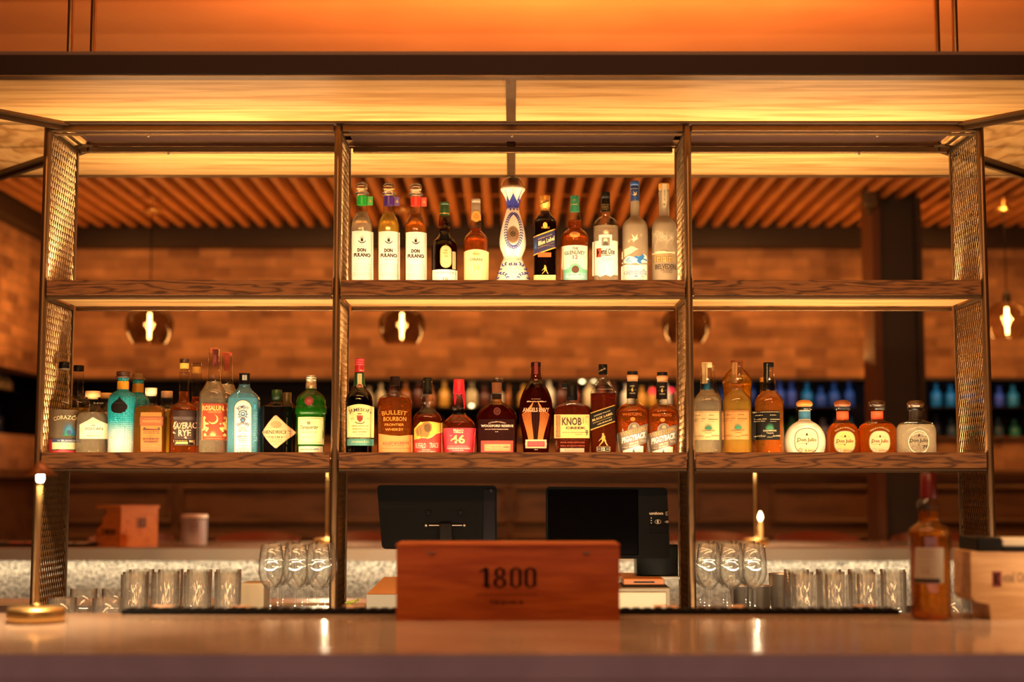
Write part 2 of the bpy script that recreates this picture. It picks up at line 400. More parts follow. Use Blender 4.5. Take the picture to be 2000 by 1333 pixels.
# recess behind the opening
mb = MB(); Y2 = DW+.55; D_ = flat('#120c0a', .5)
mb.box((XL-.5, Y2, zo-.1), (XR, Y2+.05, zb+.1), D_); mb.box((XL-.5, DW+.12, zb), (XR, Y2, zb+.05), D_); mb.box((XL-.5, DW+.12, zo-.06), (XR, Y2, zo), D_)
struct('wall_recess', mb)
for i, xx in enumerate((150, 400, 700, 1000, 1205, 1400, 1555, 1690)):
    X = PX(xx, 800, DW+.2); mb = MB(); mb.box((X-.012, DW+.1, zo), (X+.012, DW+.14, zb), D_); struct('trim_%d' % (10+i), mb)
zm = PZ(797, DW+.3)
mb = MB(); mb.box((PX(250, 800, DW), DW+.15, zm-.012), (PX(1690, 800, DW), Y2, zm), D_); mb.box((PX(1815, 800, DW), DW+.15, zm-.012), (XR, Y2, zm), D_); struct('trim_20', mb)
light('recess_light_warm', 'AREA', (.2, DW+.2, zb-.01), 3.2, (1, .62, .3), (0, .35, -1), 2.2, .04)
light('recess_light_blue', 'AREA', (2.3, DW+.2, zb-.01), 1.0, (.50, .60, 1.0), (0, .35, -1), 2.3, .04)
light('recess_light_left', 'AREA', (-1.9, DW+.2, zb-.01), .8, (1, .5, .25), (0, .35, -1), 1.8, .04)
# back-bar bottles standing in the recess (far and small)
RB = [flat(h, .25) for h in ('#c9b38a', '#8a4a12', '#b8862f', '#d9cfb8', '#4a1c0a', '#6f2a10')]
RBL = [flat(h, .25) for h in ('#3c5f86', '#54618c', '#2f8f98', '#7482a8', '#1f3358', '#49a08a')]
def farbottle(x, y, z, r, h, m, lab, grp, cat='bottle', nm='spirit_bottle'):
    b = MB(); b.lathe([(r*.9, 0), (r, .006), (r, h*.55), (r*.85, h*.64), (r*.36, h*.75), (r*.33, h*.93), (r*.4, h*.94), (r*.4, h)], (0, 0, 0), m, 14)
    o = b.build(nm); o.location = (x, y, z); tag(o, lab, cat, grp); return o
k = 0
def recess_row(px0, px1, z, mats, where, n, hmax, blue=False):
    for i in range(n):
        a = px0+(px1-px0)*(i+.5)/n+random.uniform(-3, 3)
        X = PX(a, 800, DW+.36)
        if abs(X-PX(1752, 800, DW+.36)) < .24: continue
        m = random.choice(mats)
        farbottle(X, DW+.36, z, random.uniform(.03, .04), random.uniform(.7, 1)*hmax, m,
                  'blurred %s bottle in the %s' % ('blue-lit' if blue else 'amber-lit', where), 'bottles in the wall opening, '+where)
recess_row(680, 1340, zm, RB, 'upper row of the wall opening behind the middle bay', 26, .2)
recess_row(690, 1330, zo, RB, 'lower row of the wall opening behind the middle bay', 24, .18)
recess_row(160, 640, zo, RB, 'lower row of the wall opening behind the left bay', 14, .2)
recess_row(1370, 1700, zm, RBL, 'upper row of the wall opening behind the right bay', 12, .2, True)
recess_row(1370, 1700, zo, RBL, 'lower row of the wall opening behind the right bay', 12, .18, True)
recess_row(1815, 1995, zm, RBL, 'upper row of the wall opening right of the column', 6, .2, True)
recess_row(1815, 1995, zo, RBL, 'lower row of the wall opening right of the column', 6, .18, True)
# small lamps glinting in the recess
for i, (a, b_, r, hx) in enumerate(((1137, 744, .014, '#ffe2a0'), (1160, 742, .014, '#ffe2a0'), (921, 794, .012, '#ffd9a0'), (1275, 765, .022, '#ff2a2a'), (1310, 763, .016, '#ff2040'))):
    p = P(a, b_, DW+.16)
    s = MB(); s.lathe([(r*math.sin(PI*j/10)+.0004, -r*math.cos(PI*j/10)) for j in range(11)], (0, 0, 0), flat(hx, .4, em=5 if i < 3 else 1.2), 14)
    s.lathe([(r*.45, r*.8), (r*.4, zb-p.z+.0)], (0, 0, 0), M_BLACK, 8)
    o = s.build('indicator_lamp'); o.location = p
    tag(o, ['small warm lamp above the shoulder of the square black-label bottle', 'small warm lamp just right of its warm twin in the wall opening',
            'tiny pale lamp low in the opening behind the red-waxed bottle', 'small red lamp in the opening left of the pair of tapering rye bottles',
            'dim red lamp at the right end of the middle bay opening'][i], 'lamp')
# left wall opening with a row of glinting glasses
mb = MB(); mb.box((XL-.55, 5.0, zo-.06), (XL-.5, DW+.9, zb+.1), D_); mb.box((XL-.5, 5, zo-.06), (XL-.12, DW+.12, zo), D_); mb.box((XL-.5, 5, zb), (XL-.12, DW+.9, zb+.05), D_); struct('wall_recess_left', mb)
light('recess_light_side', 'AREA', (XL-.3, 8.3, zb-.01), 2.4, (1, .62, .34), (-.3, 0, -1), .06, 2.0)
zg = PZ(760, 9.0)
mb = MB(); mb.box((XL-.5, 6.6, zg-.012), (XL-.14, DW+.05, zg), D_); struct('trim_21', mb)
for i in range(16):
    y = 7.5+i*.125
    farbottle(XL-.25, y, zg, .04, .12, flat('#d8c49a', .2), 'cream glass glinting on the high ledge of the left wall opening', 'glasses on the ledge of the left wall opening', 'glass', 'tumbler_glass')
for i in range(11):
    y = 7.5+i*.18
    farbottle(XL-.28, y, zo, .045, .2, random.choice(RBL[:5:2]+RB[3:4]), 'dark bottle in the left wall opening', 'bottles in the left wall opening')

# steel column with flanges
t = thing('steel_column', 'dark steel column standing between the far counter and the brick wall', 'column', (2.2, 8.3, 0)); t['kind'] = 'structure'
x0, x1 = PX(1704, 700, 8.3), PX(1801, 700, 8.3)
mb = MB(); mb.box((x0+.05, 8.3, 0), (x1-.004, 8.42, 3.9), M_DARKSTEEL); mb.build('web', t)
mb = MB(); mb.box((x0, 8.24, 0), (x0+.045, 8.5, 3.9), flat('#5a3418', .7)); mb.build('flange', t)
mb = MB(); mb.box((x1-.035, 8.24, 0), (x1, 8.5, 3.9), M_DARKSTEEL); mb.build('flange', t)
p = P(1697, 386, 8.15)
t = thing('wall_speaker', 'small dark speaker on a bracket at the top left of the steel column', 'speaker', p)
mb = MB(); mb.bbox(p+Vector((-.035, -.05, -.05)), p+Vector((.04, .05, .05)), flat('#4a3a28', .4), .012); mb.build('case', t)
mb = MB(); mb.tube(p+Vector((0, 0, -.05)), p+Vector((.02, .1, -.075)), .012, M_DARKSTEEL); mb.tube(p+Vector((.02, .05, 0)), (p.x+.04, 8.26, p.z), .012, M_DARKSTEEL); mb.build('bracket', t)

# ================================================================== canopy over the shelf
ZC = PZ(242, 4.4)                                  # underside
CX0, CX1, CY0, CY1 = -1.86, 1.875, 3.90, 5.18
FX0, FX1, FY0, FY1 = -1.385, 1.395, 4.385, 4.70    # opening over the frame
XM = PX(998, 200, 4.2)
t = thing('bar_canopy', 'hanging oak-lined canopy with dark fascia above the bottle shelves', 'canopy', (0, 4.5, ZC))
def quad_slab(pts, z0, z1, mat, name, par):
    mb = MB(); n = len(pts); vs = [(x, y, z0) for x, y in pts]+[(x, y, z1) for x, y in pts]
    mb.add(vs, [tuple(range(n))[::-1], tuple(range(n, 2*n))]+[(i, (i+1) % n, n+(i+1) % n, n+i) for i in range(n)], mat); return mb.build(name, par)
e = .004
quad_slab([(CX0, CY0), (XM-.012, CY0), (XM-.012, FY0), (FX0, FY0)], ZC, ZC+.02, M_SOFFIT, 'soffit_panel', t)
quad_slab([(XM+.012, CY0), (CX1, CY0), (FX1, FY0), (XM+.012, FY0)], ZC, ZC+.02, M_SOFFIT, 'soffit_panel', t)
quad_slab([(CX0, CY1), (FX0, FY1), (XM-.012, FY1), (XM-.012, CY1)], ZC, ZC+.02, M_SOFFIT, 'soffit_panel', t)
quad_slab([(XM+.012, FY1), (FX1, FY1), (CX1, CY1), (XM+.012, CY1)], ZC, ZC+.02, M_SOFFIT, 'soffit_panel', t)
quad_slab([(CX0, CY0+e), (FX0, FY0+e), (FX0, FY1-e), (CX0, CY1-e)], ZC, ZC+.02, M_SOFFIT_SIDE, 'soffit_panel', t)
quad_slab([(CX1, CY0+e), (CX1, CY1-e), (FX1, FY1-e), (FX1, FY0+e)], ZC, ZC+.02, M_SOFFIT_SIDE, 'soffit_panel', t)
for (y0, y1) in ((CY0, FY0), (FY1, CY1)):
    mb = MB(); mb.box((XM-.014, y0, ZC-.003), (XM+.014, y1, ZC+.02), M_BRONZE); mb.build('joint_strip', t)
for (a, b) in (((CX0, CY0), (FX0-.02, FY0-.02)), ((CX0, CY1), (FX0-.02, FY1+.02)), ((CX1, CY0), (FX1+.02, FY0-.02)), ((CX1, CY1), (FX1+.02, FY1+.02))):
    d = (Vector(b)-Vector(a)).normalized(); n = Vector((-d.y, d.x))
    A = Vector(a); B = Vector(b)+d*.05
    q = [tuple(A-n*.032), tuple(B-n*.032), tuple(B+n*.032), tuple(A+n*.032)]
    if (q[1][0]-q[0][0])*(q[2][1]-q[1][1])-(q[1][1]-q[0][1])*(q[2][0]-q[1][0]) < 0: q = q[::-1]
    quad_slab(q, ZC-.008, ZC, M_BRONZE, 'mitre_strip', t)
    q2 = [tuple(A-n*.008), tuple(B-n*.008), tuple(B+n*.008), tuple(A+n*.008)]
    if (q2[1][0]-q2[0][0])*(q2[2][1]-q2[1][1])-(q2[1][1]-q2[0][1])*(q2[2][0]-q2[1][0]) < 0: q2 = q2[::-1]
    quad_slab(q2, ZC-.020, ZC-.008, M_BRONZED, 'mitre_rib', t)
FH = .052
for nm, a, b in (('fascia', (CX0-.03, CY0-.055, ZC), (CX1+.03, CY0-.047, ZC+FH)), ('fascia', (CX0-.03, CY1+.005, ZC), (CX1+.03, CY1+.013, ZC+FH)),
                 ('fascia', (CX0-.038, CY0-.047, ZC), (CX0-.03, CY1+.005, ZC+FH)), ('fascia', (CX1+.03, CY0-.047, ZC), (CX1+.038, CY1+.005, ZC+FH))):
    mb = MB(); mb.box(a, b, flat('#190a07', .7)); mb.build(nm, t)
for a, b in (((CX0-.03, CY0-.046, ZC-.003), (CX1+.03, CY0, ZC+.004)), ((CX0-.03, CY1-.03, ZC-.003), (CX1+.03, CY1+.005, ZC+.004)),
             ((CX0-.03, CY0, ZC-.003), (CX0, CY1-.03, ZC+.004)), ((CX1, CY0, ZC-.003), (CX1+.03, CY1-.03, ZC+.004))):
    mb = MB(); mb.box(a, b, M_BRONZE); mb.build('bottom_flange', t)
# inner edge of the opening and the dark top board
for a, b in (((FX0-.01, FY0-.02, ZC-.004), (FX1+.01, FY0-.008, ZC+.05)), ((FX0-.01, FY1+.008, ZC-.004), (FX1+.01, FY1+.02, ZC+.05)),
             ((FX0-.022, FY0-.02, ZC-.004), (FX0-.01, FY1+.02, ZC+.05)), ((FX1+.01, FY0-.02, ZC-.004), (FX1+.022, FY1+.02, ZC+.05))):
    mb = MB(); mb.box(a, b, M_BRONZED); mb.build('opening_edge', t)
mb = MB(); mb.box((CX0-.029, CY0-.046, ZC+FH+.001), (CX1+.029, CY1+.004, ZC+FH+.012), flat('#3a1a10', .6)); mb.build('top_board', t)
for a, y in ((137.5, 4.42), (182, 4.70), (1830, 4.70), (1865, 4.42)):
    X = PX(a, 60, y); mb = MB(); mb.tube((X, y, ZC+FH+.012), (X, y, 3.25), .0095, M_BRONZE, 14); mb.build('hanging_rod', t)

# ================================================================== shelving frame
PXS = (-1.419, -.531, .5355, 1.431)
YF, YB = 4.40, 4.695
ZBAR = .965                                        # back bar surface
Z_UP = (PZ(577, 4.385), PZ(547, 4.385)); Z_LO = (PZ(915, 4.385), PZ(884, 4.385))
fr = thing('shelving_frame', 'bronze steel shelving frame with three bays, mesh sides and oak shelves', 'shelf unit', (0, 4.55, ZBAR))
ZTOP = ZC-.004
for x in PXS:
    mb = MB(); mb.tube((x, YF, ZBAR), (x, YF, ZTOP-.004), .0118, M_BRONZE, 16)
    mb.lathe([(.0118, 0), (.010, .003), (.006, .0048), (.0005, .005)], (x, YF, ZTOP-.006), M_BRONZE, 16); mb.build('post', fr)
    mb = MB(); s = .006; mb.box((x-s, YB-s, ZBAR), (x+s, YB+s, ZTOP), M_BRONZE); mb.build('post', fr)
def rail(a, b, mat=M_BRONZED):
    mb = MB(); mb.bbox(a, b, mat, .0015, 1); mb.build('rail', fr)
bays = list(zip(PXS, PXS[1:])); g = .013
for (a, b) in bays:
    a2, b2 = a+g, b-g
    rail((a2, YF-.010, ZTOP-.020), (b2, YF+.010, ZTOP-.0), M_BRONZE); rail((a2, YB-.008, ZTOP-.020), (b2, YB+.008, ZTOP), M_BRONZE)
    rail((a2, YF+.008, ZTOP-.026), (b2, YF+.035, ZTOP-.022), M_BRONZE)
    for (zl, zh) in (Z_UP, Z_LO):
        rail((a2, YF-.012, zl-.010), (b2, YF+.008, zl-.001)); rail((a2, YB-.008, zl-.012), (b2, YB+.008, zl-.001), M_BRONZE)
for x in PXS:
    for z in (ZTOP-.02, Z_UP[0]-.011, Z_LO[0]-.011):
        mb = MB(); mb.bbox((x-.005, YF+.012, z), (x+.005, YB-.008, z+.012), M_BRONZED, .001, 1); mb.build('cross_rail', fr)
# plate showing dark in the canopy opening: cable tray above the frame
for i, (a, b) in enumerate(bays):
    mb = MB(); mb.box((a+g, YF+.02, ZTOP+.016), (b-g, YB-.01, ZTOP+.030), flat('#2c0f08', .6)); mb.build('top_tray', fr)
# expanded metal mesh, one panel mesh per level
def mesh_panel(z0, z1):
    mb = MB(); y0, y1 = YF+.016, YB-.009
    ny = 13; dy = (y1-y0)/ny; dz = .0395; nz = max(1, round((z1-z0)/dz)); dz = (z1-z0)/nz
    tw = .0014; th = .0019
    def strand(p, q, up):
        # strand twisted out of the sheet, as in flattened expanded metal
        (ya, za), (yb, zb_) = p, q; d = Vector((0, yb-ya, zb_-za)).normalized(); nrm = Vector((1, 0, 0)); w_ = d.cross(nrm)
        tilt = .9 if up else -.9
        u1 = (w_*math.cos(tilt)+nrm*math.sin(tilt))*th; u2 = (nrm*math.cos(tilt)-w_*math.sin(tilt))*tw*.5
        A = Vector((0, ya, za)); B = Vector((0, yb, zb_))
        vs = [A-u1-u2, A+u1-u2, A+u1+u2, A-u1+u2, B-u1-u2, B+u1-u2, B+u1+u2, B-u1+u2]
        mb.add(vs, [(0, 1, 5, 4), (1, 2, 6, 5), (2, 3, 7, 6), (3, 0, 4, 7)], M_MESH)
    for j in range(nz):
        for i in range(ny):
            ya, ym, yb = y0+i*dy, y0+(i+.5)*dy, y0+(i+1)*dy; za, zm_, zb_ = z0+j*dz, z0+(j+.5)*dz, z0+(j+1)*dz
            strand((ya, zm_), (ym, zb_), True); strand((ya, zm_), (ym, za), False)
            strand((ym, zb_), (yb, zm_), False); strand((ym, za), (yb, zm_), True)
    return mb
levels = ((ZBAR+.01, Z_LO[0]-.013), (Z_LO[1]-.02, Z_UP[0]-.013), (Z_UP[1]-.02, ZTOP-.022))
for (z0, z1) in levels:
    src = None
    for x in PXS:
        if src is None: src = mesh_panel(z0, z1).build('mesh_panel', fr); src.location.x = x
        else: c = src.copy(); COL.objects.link(c); c.location.x = x
# shelves, each with its LED strip behind the raised front board
M_LED = flat('#ffe9c4', .4, em=6)
NM = ('left', 'middle', 'right')
for lv, (zl, zh) in (('upper', Z_UP), ('lower', Z_LO)):
    for i, (a, b) in enumerate(bays):
        x0, x1 = a+.0135, b-.0135
        mb = MB(); mb.bbox((x0, 4.385, zl), (x1, 4.398, zh), M_SHELF, .0012, 1)
        mb.box((x0, 4.398, zl+.003), (x1, YB-.010, zh-.020), M_SOFFIT)
        mb.bbox((x0, YB-.010, zl), (x1, YB-.003, zh-.012), M_SHELF, .001, 1)
        s = mb.build('shelf_board', fr)
        mb = MB(); mb.box((x0+.01, 4.3985, zh-.019), (x1-.01, 4.407, zh-.016), M_LED); mb.build('light_strip', s)
        e_ = {'upper': (4.5, 4.5, 4.5), 'lower': (3.3, 3.3, 3.3)}[lv][i]*LEDK
        light('shelf_led', 'AREA', ((x0+x1)/2, 4.4035, zh-.012), e_, LED, (0, .04, 1), x1-x0-.03, .008)
        mb = MB(); mb.box((x0+.01, YB-.022, zh-.0195), (x1-.01, YB-.012, zh-.017), M_LED); mb.build('light_strip', s)  # rear strip and its light are added to lift soffit and bottle glow
        light('shelf_fill_rear', 'AREA', ((x0+x1)/2, YB-.017, zh-.014), e_*1.0, LED, (0, -.02, 1), x1-x0-.03, .008)
ZSU, ZSL = Z_UP[1]-.020, Z_LO[1]-.020             # bottle standing heights
for (a, y) in ((290, YF+.02), (1000, YF+.02), (1713, YF+.02), (330, YB-.01), (1677, YB-.01)):
    p = Vector((PX(a, 256, y), y, ZTOP-.026 if y < 4.5 else ZTOP-.022)); mb = MB(); mb.tube(p, p-Vector((0, 0, .006)), .004, M_STEEL, 10); mb.build('bolt', fr)

# ================================================================== counters
ZB = 1.07
t = thing('bar_counter', 'long polished stone bar counter across the foreground', 'counter', (0, 3.0, 0))
mb = MB(); mb.bbox((-2.6, 2.687, ZB-.05), (3.0, 3.50, ZB), M_STONE, .003, 2); mb.bbox((-2.6, 2.687, ZB-.16), (3.0, 2.73, ZB-.047), M_STONE, .003, 2); mb.build('countertop', t)
M_STONE_SHADED = stonemat('stone_shaded', (.17, .125, .12), (.25, .19, .18), .42)  # darker version of the counter stone; its weaker light is put into the colour
mb = MB(); mb.box((-2.6, 2.70, .55), (3.0, 2.73, ZB-.16), M_STONE_SHADED); mb.box((-2.6, 2.73, 0), (3.0, 2.80, .9), M_PANEL); mb.build('apron', t)
mb = MB(); mb.box((-2.6, 3.40, 0), (3.0, 3.46, ZB-.05), M_PANEL); mb.build('back_panel', t)
t = thing('back_bar', 'low service bar under the shelving, mostly behind the counter', 'counter', (0, 4.5, 0))
mb = MB(); mb.bbox((-2.2, 4.10, ZBAR-.03), (2.2, 4.95, ZBAR), flat('#4a4038', .3, .4), .003); mb.build('worktop', t)
mb = MB(); mb.box((-2.2, 4.16, 0), (2.2, 4.9, ZBAR-.03), M_DARKSTEEL); mb.build('body', t)
# far counter
DF = 6.93; XF0, XF1 = -2.75, 3.4
t = thing('far_counter', 'pale stone counter on the far side of the bar with steel edge', 'counter', (0, DF, 0))
mb = MB(); mb.bbox((XF0, DF, ZB-.006), (XF1, DF+.72, ZB), M_STONE, .002); mb.build('countertop', t)
zst = PZ(1096, DF)
mb = MB(); mb.box((XF0, DF+.004, zst), (XF1, DF+.02, ZB-.006), M_STEEL); mb.box((XF0, DF+.02, zst), (XF1, DF+.2, zst+.004), M_STEEL); mb.build('steel_edge', t)
mb = MB(); mb.box((XF0, DF+.16, .72), (XF1, DF+.2, zst), M_PEBBLE); mb.build('pebbled_panel', t)
mb = MB(); mb.box((XF0, DF+.2, 0), (XF1, DF+.62, ZB-.006), M_PANEL); mb.build('body', t)
light('far_counter_led', 'AREA', (.3, DF+.115, zst-.004), 7, (1, .74, .46), (0, .12, -1), XF1-XF0-.1, .02)
mb = MB(); mb.box((XF0, DF+.105, zst-.0035), (XF1, DF+.125, zst), M_LED); mb.build('light_strip', t)
# pale service shelf in front of the pebbled panel
t = thing('ice_well_ledge', 'pale service ledge below the pebbled panel', 'ledge', (0, 5.6, 0))
mb = MB(); mb.bbox((-2.4, 5.5, .90), (-.42, 5.7, .93), flat('#d9cdbb', .35), .004); mb.box((-2.3, 5.53, 0), (-.5, 5.67, .90), M_DARKSTEEL); mb.build('ledge_top', t)

# ================================================================== pendants
def pendant(px, py, rw, lab, smoke, Y=8.25):
    c = P(px, py, Y); s = 1/(F/Y)*1.0
    k = rw/47.0
    t = thing('pendant_lamp', lab, 'lamp', (c.x, Y, c.z), 'glass globe pendants in front of the brick wall')
    R = rw*s
    prof = [(.040*k, .118), (.045*k, .108), (R*.55, .098), (R*.86, .070), (R, .030), (R*.99, -.01), (R*.9, -.05), (R*.74, -.085), (R*.66, -.098)]
    mb = MB(); mb.lathe(prof, c, G_SMOKE if smoke else G_BULB, 40, capb=False, capt=False); mb.build('glass_globe', t)
    mb = MB(); mb.lathe([(.022, .10), (.024, .13), (.018, .165), (.006, .175)], c, M_DARKSTEEL, 16); mb.build('lamp_holder', t)
    mb = MB(); mb.lathe([(.012, .10), (.017, .07), (.022, .02), (.020, -.05), (.012, -.085), (.001, -.092)], c, G_BULB, 20, capb=False, capt=False)
    b = mb.build('bulb', t)
    mb = MB(); mb.tube(c+Vector((0, 0, .075)), c+Vector((0, 0, .012)), .0075, flat('#ffc878', .4, em=26), 8); mb.tube(c+Vector((0, 0, .002)), c+Vector((0, 0, -.07)), .0065, flat('#ffc878', .4, em=26), 8); mb.build('filament', b)
    mb = MB(); zr = PZ(414, Y); mb.tube(c+Vector((0, 0, .17)), (c.x, Y, zr), .0035, M_BLACK, 8); mb.build('cord', t)
    mb = MB(); mb.lathe([(.05, 0), (.052, .01), (.045, .028), (.01, .03)], (c.x, Y, zr), M_BRASS, 20); mb.lathe([(.01, .03), (.01, ZS-zr)], (c.x, Y, zr), M_BRASS, 8) if ZS > zr+.03 else None; mb.build('ceiling_rose', t)
    light('pendant_bulb', 'POINT', c+Vector((0, -.0, .0)), 9, (1, .46, .14), size=.03)
pendant(292, 638, 47, 'smoked glass globe pendant behind the left bay', True)
pendant(785, 638, 46, 'smoked glass globe pendant behind the middle bay', True)
pendant(1340, 636, 48, 'smoked glass globe pendant mostly hidden by the right middle post', True)
pendant(1967, 628, 41, 'clear glass globe pendant right of the shelving', False)

# ================================================================== table lamps
def table_lamp(name, lab, x, y, energy, grp, up=0.0, em=26):
    t = thing(name, lab, 'lamp', (x, y, ZB), grp)
    mb = MB(); mb.lathe([(.058, 0), (.0615, .002), (.0625, .010), (.0625, .028), (.060, .031), (.015, .033)], (0, 0, 0), M_BRASS, 40); part('lamp_base', mb, t, None)
    mb = MB(); mb.lathe([(.011, .031), (.010, .037), (.006, .041)], (0, 0, 0), M_BRASS, 20); mb.tube((0, 0, .03), (0, 0, .335+up), .0048, M_BRASS, 14); part('pole', mb, t, None)
    mb = MB(); mb.lathe([(.036, .322), (.0365, .3225), (.006, .352), (.0008, .354)], (0, 0, up), flat('#7a4218', .4, .3), 32, capb=False); part('shade', mb, t, None)
    mb = MB(); mb.lathe([(.005, .308), (.007, .312), (.0075, .322), (.007, .331)], (0, 0, up), flat('#fff0d0', .4, em=em), 16); part('light_source', mb, t, None)
    light('table_lamp_light', 'SPOT', (x, y, ZB+.303+up), energy, (1, .74, .42), (0, 0, -1), .012, spot=math.radians(178), blend=.25)
G4 = 'slim brass table lamps'
p = P(71, 1190, 3.27)
table_lamp('table_lamp', 'slim brass table lamp on the near counter at the left edge', p.x, 3.27, 13, G4)
table_lamp('table_lamp', 'slim brass table lamp on the near counter beyond the right edge', 1.34, 3.15, 7, G4)
for a, lab in ((638, 'slim brass table lamp on the far counter beside the left middle post'), (1476, 'slim brass table lamp on the far counter behind the stemmed glasses')):
    table_lamp('table_lamp', lab, PX(a, 1055, 7.17), 7.17, 16, G4, .05, 90)
def votive(px, py, Y, z, lab):
    x = PX(px, py, Y); t = thing('candle_light', lab, 'candle', (x, Y, z))
    h = PZ(py, Y)-z
    mb = MB(); mb.lathe([(.012, 0), (.011, h*.8), (.009, h-.02)], (x, Y, z), flat('#c9a36a', .4), 16); mb.build('candle', t)
    mb = MB(); mb.lathe([(.002, 0), (.010, .012), (.010, .022), (.001, .045)], (x, Y, z+h-.02), flat('#ffd890', .4, em=25), 12); mb.build('flame', t)
votive(1485, 1010, 7.45, ZB, 'tall thin candle burning on the far counter behind the lamp')

# ================================================================== lettering and drawings on surfaces
TC = {}
def text_mesh(s, bold=0.0, serif=False, shear=0.0, space=1.0):
    k = (s, bold, serif, shear, space)
    if k in TC: return TC[k]
    cu = bpy.data.curves.new('lettering', 'FONT'); cu.body = s; cu.resolution_u = 2; cu.fill_mode = 'FRONT'
    cu.offset = bold; cu.shear = shear; cu.space_character = space
    ob = bpy.data.objects.new('lettering', cu); me = bpy.data.meshes.new_from_object(ob)
    vs = [(v.co.x, v.co.y) for v in me.vertices]; fs = [tuple(p.vertices) for p in me.polygons]
    if serif and vs:
        h = max(v[1] for v in vs); cnt = {}
        for f in fs:
            for a, b in zip(f, f[1:]+f[:1]):
                e = (min(a, b), max(a, b)); cnt[e] = cnt.get(e, 0)+1
        for (a, b), c in cnt.items():
            if c != 1: continue
            (x0, y0), (x1, y1) = vs[a], vs[b]
            if abs(y0-y1) > .004: continue
            L = abs(x1-x0)
            if not (.03 < L < .20): continue
            x0, x1 = min(x0, x1), max(x0, x1)
            if abs(y0+bold) < .03: yy = (y0, y0+.045)
            elif abs(y0-.68-bold) < .09 or abs(y0-h) < .02: yy = (y0-.045, y0)
            else: continue
            n = len(vs); e = .06; vs += [(x0-e, yy[0]), (x1+e, yy[0]), (x1+e, yy[1]), (x0-e, yy[1])]; fs.append((n, n+1, n+2, n+3))
    bpy.data.objects.remove(ob); bpy.data.meshes.remove(me); bpy.data.curves.remove(cu)
    xs = [v[0] for v in vs]; ys = [v[1] for v in vs]
    TC[k] = (vs, fs, (min(xs), min(ys), max(xs), max(ys))); return TC[k]

